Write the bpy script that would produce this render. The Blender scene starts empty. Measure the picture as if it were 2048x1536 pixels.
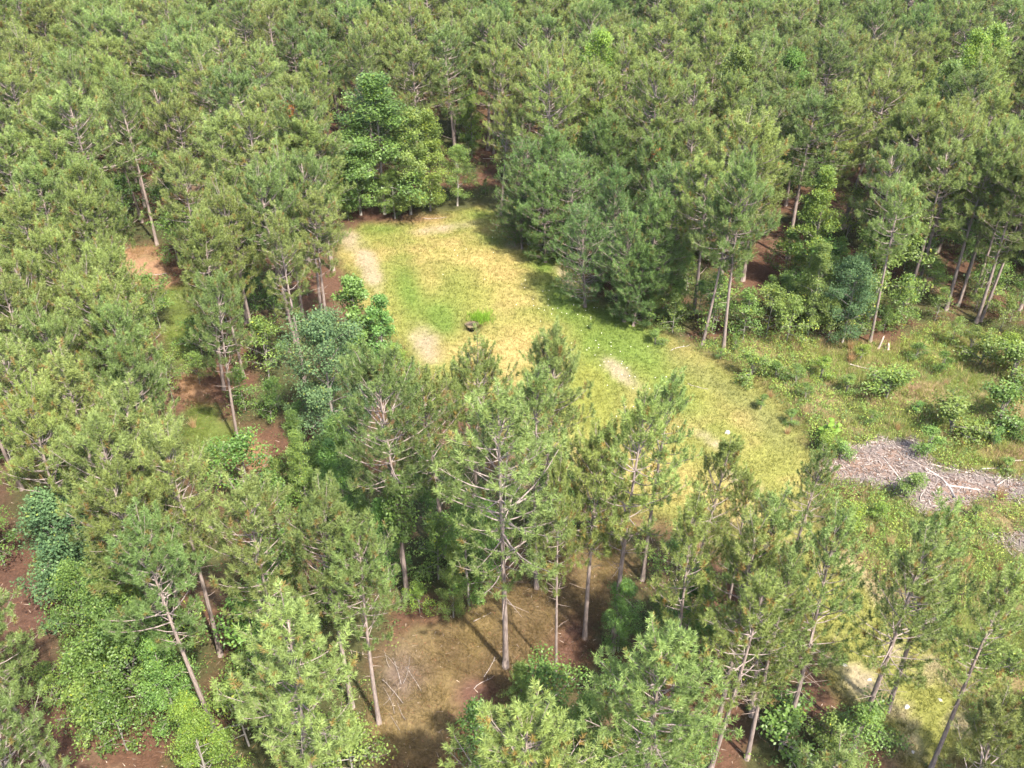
import bpy, math
import numpy as np
from mathutils import Vector, Euler

# ------------------------------------------------------------------ camera, light, exposure
S = bpy.context.scene
CAM_H, PITCH, FPX = 45.0, math.radians(34.5), 1850.0      # metres, downward tilt, focal length in 2048-px units
cam_d = bpy.data.cameras.new('camera')
cam_d.sensor_width = 36.0
cam_d.lens = 36.0 * FPX / 2048.0
cam_d.clip_start, cam_d.clip_end = 0.5, 3000.0
cam = bpy.data.objects.new('camera', cam_d)
S.collection.objects.link(cam)
cam.location = (0, 0, CAM_H)
cam.rotation_euler = (math.radians(90) - PITCH, 0, 0)
S.camera = cam

SUN_EL, SUN_AZ = math.radians(54), math.radians(147)      # azimuth clockwise from +Y (camera heading)
sun_vec = Vector((math.sin(SUN_AZ) * math.cos(SUN_EL), math.cos(SUN_AZ) * math.cos(SUN_EL), math.sin(SUN_EL)))
W = bpy.data.worlds.new('World')
S.world = W
W.use_nodes = True
nt = W.node_tree
nt.nodes.clear()
sky = nt.nodes.new('ShaderNodeTexSky')
sky.sky_type = 'NISHITA'
sky.sun_disc = False
sky.sun_elevation = SUN_EL
sky.sun_rotation = SUN_AZ
sky.dust_density = 2.5
bg = nt.nodes.new('ShaderNodeBackground')
bg.inputs['Strength'].default_value = 0.15
wo = nt.nodes.new('ShaderNodeOutputWorld')
nt.links.new(sky.outputs[0], bg.inputs[0])
nt.links.new(bg.outputs[0], wo.inputs[0])
sd = bpy.data.lights.new('sun', 'SUN')
sd.energy = 3.9
sd.angle = math.radians(1.2)
sd.color = (1.0, 0.93, 0.82)
sun = bpy.data.objects.new('sun', sd)
S.collection.objects.link(sun)
sun.rotation_euler = sun_vec.to_track_quat('Z', 'Y').to_euler()

S.view_settings.view_transform = 'Standard'
S.view_settings.look = 'None'
S.view_settings.gamma = 1.0
S.view_settings.use_curve_mapping = False
S.view_settings.exposure = 2.2
S.render.engine = 'CYCLES'
S.cycles.max_bounces = 6
S.cycles.diffuse_bounces = 3
S.cycles.glossy_bounces = 1
S.cycles.transmission_bounces = 4
S.cycles.volume_bounces = 0
S.cycles.transparent_max_bounces = 4
S.cycles.use_denoising = True
S.cycles.denoiser = 'OPENIMAGEDENOISE'
S.cycles.denoising_prefilter = 'ACCURATE'
S.cycles.caustics_reflective = False
S.cycles.caustics_refractive = False

HAZE = 0.00004
R = np.random.default_rng(11)
COL = S.collection
CT, ST = math.cos(PITCH), math.sin(PITCH)

# ------------------------------------------------------------------ picture <-> place
def at(px, py, z=0.0):
    """the point at height z that the photograph shows at pixel (px, py)"""
    a, b = (px - 1024) / FPX, (768 - py) / FPX
    d = np.array((a, CT + b * ST, -ST + b * CT))
    t = (z - CAM_H) / d[2]
    return d[0] * t, d[1] * t

def pix(x, y, z):
    dz = z - CAM_H
    depth = y * CT - dz * ST
    up = y * ST + dz * CT
    return 1024 + FPX * x / depth, 768 - FPX * up / depth, depth

# ------------------------------------------------------------------ noise and masks
class Noise:
    def __init__(s, seed):
        s.g = np.random.default_rng(seed).random((256, 256))
    def one(s, x, y):
        xi, yi = np.floor(x).astype(int), np.floor(y).astype(int)
        fx, fy = x - xi, y - yi
        fx, fy = fx * fx * (3 - 2 * fx), fy * fy * (3 - 2 * fy)
        g = s.g
        a = g[xi % 256, yi % 256]; b = g[(xi + 1) % 256, yi % 256]
        c = g[xi % 256, (yi + 1) % 256]; d = g[(xi + 1) % 256, (yi + 1) % 256]
        return (a * (1 - fx) + b * fx) * (1 - fy) + (c * (1 - fx) + d * fx) * fy
    def __call__(s, x, y, size, octs=4):
        v, amp, tot = 0, 1.0, 0
        for k in range(octs):
            v = v + amp * s.one(x / size * 2 ** k + 17.3 * k, y / size * 2 ** k + 9.1 * k)
            tot += amp
            amp *= 0.55
        return v / tot
N1, N2, N3, N4 = Noise(1), Noise(2), Noise(3), Noise(4)

def sstep(a, b, v):
    t = np.clip((v - a) / (b - a), 0, 1)
    return t * t * (3 - 2 * t)

def poly_sd(P, poly):
    """signed distance in metres to a polygon (positive inside)"""
    poly = np.array(poly, float)
    x, y = P[:, 0], P[:, 1]
    inside = np.zeros(len(P), bool)
    best = np.full(len(P), 1e9)
    n = len(poly)
    for i in range(n):
        a, b = poly[i], poly[(i + 1) % n]
        e = b - a
        t = np.clip(((x - a[0]) * e[0] + (y - a[1]) * e[1]) / max(e @ e, 1e-9), 0, 1)
        best = np.minimum(best, np.hypot(x - a[0] - t * e[0], y - a[1] - t * e[1]))
        c = (a[1] > y) != (b[1] > y)
        with np.errstate(divide='ignore', invalid='ignore'):
            xi = a[0] + (y - a[1]) * e[0] / (e[1] if abs(e[1]) > 1e-12 else 1e-12)
        inside ^= c & (x < xi)
    return np.where(inside, best, -best)

CLEARING = [at(*p) for p in [(676, 486), (720, 445), (800, 436), (880, 424), (955, 412), (1020, 436), (1090, 500), (1180, 580), (1290, 655),
                             (1400, 706), (1500, 745), (1590, 830), (1640, 930), (1610, 1010), (1700, 1120), (1800, 1230), (1900, 1360),
                             (1990, 1540), (1820, 1540), (1690, 1400), (1600, 1250), (1480, 1130), (1330, 1050), (1180, 985), (1040, 900), (930, 800),
                             (840, 760), (775, 690), (725, 610), (690, 545)]]
SCRUB = [at(*p) for p in [(1390, 690), (1500, 672), (1640, 690), (1780, 690), (1880, 640), (2000, 668), (2260, 690), (2460, 1000), (2400, 1600), (1960, 1600),
                          (1900, 1360), (1800, 1230), (1700, 1120), (1610, 1010), (1640, 930), (1590, 830), (1500, 745)]]
CHIPS = [at(*p) for p in [(1640, 930), (1690, 895), (1760, 880), (1830, 880), (1880, 930), (1960, 945), (2048, 955), (2200, 960), (2200, 1010), (2060, 1005), (1980, 1000),
                          (1900, 1010), (1850, 1030), (1790, 985), (1720, 975), (1665, 970)]]
CHIPS2 = [at(*p) for p in [(1985, 1075), (2100, 1060), (2100, 1110), (2030, 1110)]]
CHIPS3 = [at(*p) for p in [(1940, 1180), (2000, 1190), (2080, 1220), (2080, 1250), (2010, 1225)]]
FRONT = [at(*p) for p in [(985, 1180), (1080, 1110), (1180, 1080), (1300, 1110), (1230, 1220), (1140, 1360), (1060, 1420), (930, 1440), (930, 1560),
                          (760, 1560), (735, 1440), (770, 1330), (840, 1260), (930, 1240)]]
TRAIL = [at(*p) for p in [(345, 735), (395, 715), (420, 800), (470, 860), (545, 905), (560, 950), (480, 965), (430, 960), (385, 900), (365, 800)]]
TRAIL2 = [at(*p) for p in [(225, 500), (312, 488), (355, 550), (390, 630), (410, 720), (345, 735), (335, 650), (310, 590), (255, 560)]]
LEFTFLOOR = [at(*p) for p in [(-80, 850), (30, 950), (60, 1100), (110, 1250), (140, 1420), (170, 1600), (-200, 1600)]]

def gauss(u, v, cx, cy, rx, ry, ang=0.0):
    c, s = math.cos(math.radians(ang)), math.sin(math.radians(ang))
    dx, dy = u - cx, v - cy
    a, b = (dx * c + dy * s) / rx, (-dx * s + dy * c) / ry
    return np.exp(-(a * a + b * b))

def lerp(a, b, t):
    return a + (np.asarray(b, float)[None, :] - a) * np.clip(t, 0, 1)[:, None]

def ground_colour(P):
    """albedo of soil, straw, grass at ground points P (n,2) -> colours (n,3), masks"""
    x, y = P[:, 0], P[:, 1]
    u, v, _ = pix(x, y, 0.0)
    n1, n2, n3, n4 = N1(x, y, 9), N2(x, y, 3.2), N3(x, y, 1.3), N4(x, y, 5)
    wob = (n2 - .5) * 2.4 + (n3 - .5) * 1.2
    c = np.tile(np.array((0.135, 0.072, 0.045)), (len(P), 1))           # pine straw
    c = lerp(c, (0.200, 0.130, 0.080), sstep(.55, .75, n2))
    c = lerp(c, (0.070, 0.085, 0.030), sstep(.42, .62, n4) * .85)
    lf = sstep(-1, 1, poly_sd(P, LEFTFLOOR) + wob)
    c = lerp(c, (0.125, 0.068, 0.050), lf * .8)
    tr = np.maximum(sstep(-.6, .8, poly_sd(P, TRAIL) + wob), sstep(-.6, .8, poly_sd(P, TRAIL2) + wob))
    t_c = lerp(np.tile(np.array((0.36, 0.215, 0.125)), (len(P), 1)), (0.15, 0.19, 0.045), sstep(.44, .58, n4 + .25 * gauss(u, v, 435, 905, 60, 60)))
    c = c + (t_c - c) * tr[:, None]
    fr = sstep(-1.2, 1.5, poly_sd(P, FRONT) + wob)
    f_c = lerp(np.tile(np.array((0.172, 0.118, 0.058)), (len(P), 1)), (0.23, 0.165, 0.075), sstep(.48, .68, n2))
    f_c = lerp(f_c, (0.165, 0.088, 0.062), sstep(.3, .9, gauss(u, v, 1150, 1300, 70, 90) + gauss(u, v, 955, 1390, 60, 45)))
    f_c = lerp(f_c, (0.20, 0.145, 0.115), gauss(u, v, 800, 1350, 45, 60))
    c = c + (f_c - c) * fr[:, None]
    # scrub
    sc = sstep(-1.5, 1.5, poly_sd(P, SCRUB) + wob)
    s_c = np.tile(np.array((0.135, 0.165, 0.045)), (len(P), 1))
    s_c = lerp(s_c, (0.30, 0.225, 0.115), sstep(.52, .66, n2))
    s_c = lerp(s_c, (0.20, 0.115, 0.07), sstep(.58, .7, n4) * .8)
    s_c = lerp(s_c, (0.21, 0.235, 0.055), sstep(.5, .75, n1) * .6)
    c = c + (s_c - c) * sc[:, None]
    # clearing
    cl = sstep(-1.0, 1.3, poly_sd(P, CLEARING) + wob)
    g_c = np.tile(np.array((0.275, 0.275, 0.072)), (len(P), 1))
    g_c = lerp(g_c, (0.41, 0.325, 0.120), sstep(.46, .72, n2 * .55 + n4 * .45))
    gold = (gauss(u, v, 1000, 540, 45, 60, 30) + gauss(u, v, 925, 515, 60, 22) + gauss(u, v, 1050, 680, 60, 40) + gauss(u, v, 940, 690, 55, 35)
            + gauss(u, v, 870, 570, 50, 30, 50) + gauss(u, v, 1015, 800, 40, 70, 15) + gauss(u, v, 1300, 950, 140, 45, 15) + gauss(u, v, 1190, 900, 60, 30))
    g_c = lerp(g_c, (0.50, 0.375, 0.145), gold * (.3 + .7 * n3))
    green = (gauss(u, v, 815, 580, 28, 60, -15) + .8 * gauss(u, v, 880, 640, 25, 45, -40) + gauss(u, v, 1130, 610, 40, 70, -45) + gauss(u, v, 1205, 700, 45, 60, -45)
             + .8 * gauss(u, v, 760, 455, 50, 14) + .8 * gauss(u, v, 960, 430, 45, 12) + .7 * gauss(u, v, 985, 480, 60, 10, 20) + .8 * gauss(u, v, 1290, 700, 70, 30, 35) + 1.0 * gauss(u, v, 1090, 520, 30, 30, 45) + gauss(u, v, 1250, 650, 75, 26, 35) + .8 * gauss(u, v, 1180, 780, 70, 60, 30) + .8 * gauss(u, v, 1350, 790, 90, 40, 35) + .6 * gauss(u, v, 900, 600, 40, 60))
    g_c = lerp(g_c, (0.165, 0.235, 0.046), green * (.75 + .6 * n2))
    lime = gauss(u, v, 1200, 830, 60, 70) + gauss(u, v, 1385, 770, 60, 30, 35) + gauss(u, v, 1180, 760, 40, 50) + .6 * gauss(u, v, 950, 590, 70, 25)
    g_c = lerp(g_c, (0.265, 0.275, 0.062), lime * (.5 + .6 * n2))
    strip = gauss(u, v, 1420, 760, 120, 26, 30) + gauss(u, v, 1540, 850, 70, 30, 45)
    g_c = lerp(g_c, (0.22, 0.225, 0.075), strip * .8)
    bare = (1.2 * gauss(u, v, 738, 535, 22, 50, -20) + 1.1 * gauss(u, v, 852, 690, 30, 48, -35) + .9 * gauss(u, v, 1240, 745, 16, 55, -50) + .9 * gauss(u, v, 1420, 880, 14, 45, -60)
            + .8 * gauss(u, v, 1035, 495, 40, 10, 20) + .75 * gauss(u, v, 890, 455, 75, 12, -8) + .9 * gauss(u, v, 697, 480, 20, 22) + .8 * gauss(u, v, 1135, 560, 12, 40, -40)
            + .7 * gauss(u, v, 1300, 830, 20, 20) + .9 * gauss(u, v, 1480, 960, 60, 14, 30) + .8 * gauss(u, v, 1730, 1370, 60, 40, 35) + .6 * gauss(u, v, 1790, 1300, 60, 20, 50))
    bare_m = np.clip(sstep(.15, .95, bare * (.05 + 1.2 * n3 + .7 * n2)), 0, 1)
    g_c = lerp(g_c, (0.39, 0.31, 0.215), bare_m * .8)
    litter = gauss(u, v, 830, 437, 70, 9, -4) + gauss(u, v, 1185, 585, 10, 30, -40)
    g_c = lerp(g_c, (0.30, 0.16, 0.10), litter * .8)
    low = sstep(985, 1200, v)
    g_c = lerp(g_c, (0.33, 0.285, 0.11), low * sstep(.45, .6, n4) * .8)
    g_c = lerp(g_c, (0.46, 0.36, 0.24), low * sstep(.56, .7, n2) * .7)
    c = c + (g_c - c) * cl[:, None]
    ch = np.maximum.reduce([sstep(-.5, .7, poly_sd(P, q) + wob * .8) for q in (CHIPS, CHIPS2)])
    c = lerp(c, (0.24, 0.195, 0.178), ch)
    c = lerp(c, (0.29, 0.20, 0.155), ch * sstep(.5, .65, n2))
    hole = gauss(u, v, 944, 648, 14, 10)
    c = lerp(c, (0.06, 0.045, 0.035), hole * 1.6)  # dark soil, exaggerated so that the colour adds to the hole's shade
    c = c * (.88 + .24 * n3)[:, None]
    c = c * .50
    return np.clip(c, .004, .9), dict(cl=cl * (1 - ch), sc=sc * (1 - ch) * (1 - cl), fr=fr * (1 - cl), ch=ch, bare=bare_m * cl, tr=tr, u=u, v=v)

def ground_z(x, y):
    return (N1(x, y, 14, 3) - .5) * .5 + (N3(x, y, 2.2, 2) - .5) * .16

def open_dist(x, y):
    """how far a point lies inside the open ground (clearing and scrub), metres"""
    P = np.array([[x, y]])
    return max(poly_sd(P, CLEARING)[0], poly_sd(P, SCRUB)[0])

# ------------------------------------------------------------------ materials
def new_mat(name):
    m = bpy.data.materials.new(name)
    m.use_nodes = True
    t = m.node_tree
    t.nodes.clear()
    out = t.nodes.new('ShaderNodeOutputMaterial')
    return m, t, out

def leaf_material(name, transl=0.38, hue=0.02, val=0.3, rough=0.55, spec=0.25, tint=(1, 1, 1), sat=1.0):
    """vertex colour x a tint of its own for each plant, part of the light passing through"""
    m, t, out = new_mat(name)
    L = t.links.new
    a = t.nodes.new('ShaderNodeAttribute'); a.attribute_name = 'Col'
    oi = t.nodes.new('ShaderNodeObjectInfo')
    mr = t.nodes.new('ShaderNodeMapRange'); mr.inputs['To Min'].default_value = .5 - hue; mr.inputs['To Max'].default_value = .5 + hue
    L(oi.outputs['Random'], mr.inputs['Value'])
    mul = t.nodes.new('ShaderNodeMath'); mul.operation = 'MULTIPLY'; mul.inputs[1].default_value = 7.31
    fr = t.nodes.new('ShaderNodeMath'); fr.operation = 'FRACT'
    L(oi.outputs['Random'], mul.inputs[0]); L(mul.outputs[0], fr.inputs[0])
    mv = t.nodes.new('ShaderNodeMapRange'); mv.inputs['To Min'].default_value = 1 - val; mv.inputs['To Max'].default_value = 1 + val
    L(fr.outputs[0], mv.inputs['Value'])
    hs = t.nodes.new('ShaderNodeHueSaturation'); hs.inputs['Saturation'].default_value = sat
    L(mr.outputs[0], hs.inputs['Hue']); L(mv.outputs[0], hs.inputs['Value'])
    mx = t.nodes.new('ShaderNodeMix'); mx.data_type = 'RGBA'; mx.blend_type = 'MULTIPLY'; mx.inputs[0].default_value = 1
    L(a.outputs['Color'], mx.inputs['A']); mx.inputs['B'].default_value = (*tint, 1)
    L(mx.outputs['Result'], hs.inputs['Color'])
    p = t.nodes.new('ShaderNodeBsdfPrincipled')
    p.inputs['Roughness'].default_value = rough
    p.inputs['Specular IOR Level'].default_value = spec
    L(hs.outputs[0], p.inputs['Base Color'])
    tr = t.nodes.new('ShaderNodeBsdfTranslucent')
    hs2 = t.nodes.new('ShaderNodeHueSaturation'); hs2.inputs['Hue'].default_value = .49; hs2.inputs['Saturation'].default_value = 1.1; hs2.inputs['Value'].default_value = 1.35
    L(hs.outputs[0], hs2.inputs['Color']); L(hs2.outputs[0], tr.inputs['Color'])
    ms = t.nodes.new('ShaderNodeMixShader'); ms.inputs[0].default_value = transl
    L(p.outputs[0], ms.inputs[1]); L(tr.outputs[0], ms.inputs[2]); L(ms.outputs[0], out.inputs[0])
    return m

def bark_material(name, c1, c2, scale=(14, 14, 2.2), rough=.9):
    m, t, out = new_mat(name)
    L = t.links.new
    tc = t.nodes.new('ShaderNodeTexCoord')
    mp = t.nodes.new('ShaderNodeMapping'); mp.inputs['Scale'].default_value = scale
    nz = t.nodes.new('ShaderNodeTexNoise'); nz.inputs['Scale'].default_value = 1.0; nz.inputs['Detail'].default_value = 5
    L(tc.outputs['Object'], mp.inputs[0]); L(mp.outputs[0], nz.inputs['Vector'])
    cr = t.nodes.new('ShaderNodeValToRGB')
    cr.color_ramp.elements[0].position = .34; cr.color_ramp.elements[0].color = (*c1, 1)
    cr.color_ramp.elements[1].position = .66; cr.color_ramp.elements[1].color = (*c2, 1)
    L(nz.outputs['Fac'], cr.inputs[0])
    a = t.nodes.new('ShaderNodeAttribute'); a.attribute_name = 'Col'
    mx = t.nodes.new('ShaderNodeMix'); mx.data_type = 'RGBA'; mx.blend_type = 'MULTIPLY'; mx.inputs[0].default_value = 1
    L(cr.outputs[0], mx.inputs['A']); L(a.outputs['Color'], mx.inputs['B'])
    p = t.nodes.new('ShaderNodeBsdfPrincipled'); p.inputs['Roughness'].default_value = rough; p.inputs['Specular IOR Level'].default_value = .15
    L(mx.outputs['Result'], p.inputs['Base Color'])
    bp = t.nodes.new('ShaderNodeBump'); bp.inputs['Strength'].default_value = .6; bp.inputs['Distance'].default_value = .03
    L(nz.outputs['Fac'], bp.inputs['Height']); L(bp.outputs[0], p.inputs['Normal'])
    L(p.outputs[0], out.inputs[0])
    return m

def ground_material():
    m, t, out = new_mat('forest_ground')
    L = t.links.new
    a = t.nodes.new('ShaderNodeAttribute'); a.attribute_name = 'Col'
    tc = t.nodes.new('ShaderNodeTexCoord')
    n1 = t.nodes.new('ShaderNodeTexNoise'); n1.inputs['Scale'].default_value = 3.4; n1.inputs['Detail'].default_value = 8; n1.inputs['Roughness'].default_value = .75
    n2 = t.nodes.new('ShaderNodeTexVoronoi'); n2.inputs['Scale'].default_value = 7.5; n2.inputs['Randomness'].default_value = 1
    L(tc.outputs['Object'], n1.inputs['Vector']); L(tc.outputs['Object'], n2.inputs['Vector'])
    m1 = t.nodes.new('ShaderNodeMapRange'); m1.inputs['From Min'].default_value = .3; m1.inputs['From Max'].default_value = .7
    m1.inputs['To Min'].default_value = .72; m1.inputs['To Max'].default_value = 1.28
    L(n1.outputs['Fac'], m1.inputs['Value'])
    sx = t.nodes.new('ShaderNodeSeparateColor'); L(n2.outputs['Color'], sx.inputs[0])
    m2 = t.nodes.new('ShaderNodeMapRange'); m2.inputs['To Min'].default_value = .84; m2.inputs['To Max'].default_value = 1.16
    L(sx.outputs[0], m2.inputs['Value'])
    mm = t.nodes.new('ShaderNodeMath'); mm.operation = 'MULTIPLY'
    L(m1.outputs[0], mm.inputs[0]); L(m2.outputs[0], mm.inputs[1])
    hs = t.nodes.new('ShaderNodeHueSaturation'); L(a.outputs['Color'], hs.inputs['Color']); L(mm.outputs[0], hs.inputs['Value'])
    p = t.nodes.new('ShaderNodeBsdfPrincipled'); p.inputs['Roughness'].default_value = .95; p.inputs['Specular IOR Level'].default_value = .1
    L(hs.outputs[0], p.inputs['Base Color'])
    bp = t.nodes.new('ShaderNodeBump'); bp.inputs['Strength'].default_value = .8; bp.inputs['Distance'].default_value = .12
    L(mm.outputs[0], bp.inputs['Height']); L(bp.outputs[0], p.inputs['Normal'])
    L(p.outputs[0], out.inputs[0])
    return m

M_NEEDLE = leaf_material('pine_needles', .36, .018, .22, .5, .3)
M_NEEDLE_YELLOW = leaf_material('yellowish_pine_needles', .38, .010, .16, .5, .3, tint=(1.08, 1.05, .98))
M_NEEDLE_DEEP = leaf_material('deep_green_pine_needles', .34, .010, .16, .5, .3, tint=(.82, .93, .92))
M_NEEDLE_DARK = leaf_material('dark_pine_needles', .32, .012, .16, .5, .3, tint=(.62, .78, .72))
M_NEEDLE_PALE = leaf_material('pale_pine_needles', .36, .010, .12, .5, .3, tint=(1.25, 1.2, 1.25))
M_LEAF = leaf_material('broad_leaves', .40, .016, .18, .45, .35)
M_LEAF_YELLOW = leaf_material('yellowish_leaves', .42, .010, .15, .45, .35, tint=(1.12, 1.04, .86))
M_LEAF_BLUE = leaf_material('bluish_leaves', .30, .008, .12, .6, .12, tint=(.66, .77, .74))
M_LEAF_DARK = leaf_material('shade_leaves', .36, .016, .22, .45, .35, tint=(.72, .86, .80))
M_LEAF_BRIGHT = leaf_material('bright_young_leaves', .45, .010, .12, .45, .3, tint=(1.22, 1.18, .90))
M_GRASS = leaf_material('grass_blades', .35, .0, .0, .6, .2)
M_DEAD = leaf_material('dead_needles', .2, .0, .0, .7, .1)
M_BARK = bark_material('pine_bark', (.125, .10, .09), (.235, .195, .172))
M_BARK_HW = bark_material('smooth_bark', (.11, .098, .085), (.21, .19, .165), (8, 8, 2))
M_DEADWOOD = bark_material('weathered_wood', (.20, .165, .145), (.36, .31, .275), (10, 10, 3))
M_GROUND = ground_material()

# ------------------------------------------------------------------ mesh building
class MB:
    """collects vertices, faces, colours; becomes one mesh"""
    def __init__(s):
        s.v, s.f3, s.f4, s.c, s.n = [], [], [], [], 0
    def add(s, v, f, c):
        v = np.asarray(v, float)
        f = np.asarray(f, int) + s.n
        (s.f3 if f.shape[1] == 3 else s.f4).append(f)
        s.v.append(v)
        c = np.asarray(c, float)
        s.c.append(np.broadcast_to(c, (len(v), 3)))
        s.n += len(v)
    def tube(s, pts, rad, sides=5, col=(1, 1, 1), cap=True):
        pts = np.asarray(pts, float)
        rad = np.asarray(rad, float)
        n = len(pts)
        d = np.gradient(pts, axis=0)
        d /= np.linalg.norm(d, axis=1)[:, None] + 1e-9
        ref = np.array((1.0, 0, 0)) if abs(d[0][0]) < .8 else np.array((0, 1.0, 0))
        s1 = np.cross(d, ref); s1 /= np.linalg.norm(s1, axis=1)[:, None] + 1e-9
        s2 = np.cross(d, s1)
        a = np.arange(sides) / sides * 2 * math.pi
        ring = pts[:, None, :] + rad[:, None, None] * (np.cos(a)[None, :, None] * s1[:, None, :] + np.sin(a)[None, :, None] * s2[:, None, :])
        v = ring.reshape(-1, 3)
        i = np.arange(n - 1)[:, None] * sides
        j = np.arange(sides)[None, :]
        k = (j + 1) % sides
        f = np.stack([i + j, i + k, i + sides + k, i + sides + j], -1).reshape(-1, 4)
        col = np.asarray(col, float)
        if col.ndim == 2:
            col = np.repeat(col, sides, axis=0)
        s.add(v, f, col)
        if cap:
            base = s.n - len(v)
            for st in (0, (n - 1) * sides):
                idx = base + st + np.arange(sides)
                tri = np.stack([np.full(sides - 2, idx[0]), idx[1:-1], idx[2:]], -1)
                s.f3.append(tri)
    def mesh(s, name, mats, mat_index=None, smooth=False):
        v = np.concatenate(s.v)
        c = np.concatenate(s.c)
        f3 = np.concatenate(s.f3) if s.f3 else np.zeros((0, 3), int)
        f4 = np.concatenate(s.f4) if s.f4 else np.zeros((0, 4), int)
        me = bpy.data.meshes.new(name)
        me.vertices.add(len(v)); me.vertices.foreach_set('co', v.astype(np.float32).ravel())
        nl = 3 * len(f3) + 4 * len(f4)
        me.loops.add(nl)
        me.loops.foreach_set('vertex_index', np.concatenate([f3.ravel(), f4.ravel()]).astype(np.int32))
        me.polygons.add(len(f3) + len(f4))
        st = np.concatenate([np.arange(len(f3)) * 3, 3 * len(f3) + np.arange(len(f4)) * 4])
        me.polygons.foreach_set('loop_start', st.astype(np.int32))
        me.polygons.foreach_set('use_smooth', np.full(len(st), smooth))
        at_ = me.color_attributes.new('Col', 'FLOAT_COLOR', 'POINT')
        at_.data.foreach_set('color', np.concatenate([c, np.ones((len(c), 1))], 1).astype(np.float32).ravel())
        for m in (mats if isinstance(mats, (list, tuple)) else [mats]):
            me.materials.append(m)
        if mat_index is not None:
            me.polygons.foreach_set('material_index', np.asarray(mat_index, np.int32))
        me.update(calc_edges=True)
        return me

def unit(a):
    return a / (np.linalg.norm(a, axis=-1, keepdims=True) + 1e-9)

def blades(base, tip, width, side=None):
    """n thin triangles from base to tip; width (n,)"""
    d = tip - base
    if side is None:
        side = unit(np.cross(d, R.normal(size=d.shape)))
    w = (width / 2)[:, None]
    v = np.stack([base - side * w, base + side * w, tip], 1).reshape(-1, 3)
    f = np.arange(len(v)).reshape(-1, 3)
    return v, f

def perp(d):
    r = unit(np.cross(d, np.array((0.13, 0.31, 0.94)) + 0 * d))
    return r, np.cross(d, r)

def add_tufts(mb, pos, dirs, size, col_tip, col_base, K, wid=0.020):
    """bottle-brush sprays of needles round the ends of shoots"""
    n = len(pos)
    d = unit(dirs)
    p, q = perp(d)
    rep = lambda a: np.repeat(a, K, axis=0)
    ph = R.random(n * K) * 2 * math.pi
    off = R.random(n * K) ** .75                                     # 0 at the foot of the shoot, 1 at its tip
    al = np.radians(74 - 52 * off ** 2 + R.normal(size=n * K) * 9)
    D, Pp, Q, Sz = rep(d), rep(p), rep(q), np.repeat(size, K)
    rad = Pp * np.cos(ph)[:, None] + Q * np.sin(ph)[:, None]
    base = rep(pos) + D * (Sz * (off - .75))[:, None]
    nd = D * np.cos(al)[:, None] + rad * np.sin(al)[:, None]
    nd[:, 2] -= .06
    tip = base + nd * (Sz * R.uniform(.36, .52, n * K))[:, None]
    v, f = blades(base, tip, np.full(n * K, wid) * R.uniform(.7, 1.3, n * K) * np.clip(Sz / .34, .8, 1.6))
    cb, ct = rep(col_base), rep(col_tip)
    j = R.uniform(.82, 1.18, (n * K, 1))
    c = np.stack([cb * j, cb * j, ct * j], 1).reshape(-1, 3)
    mb.add(v, f, c)

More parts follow.
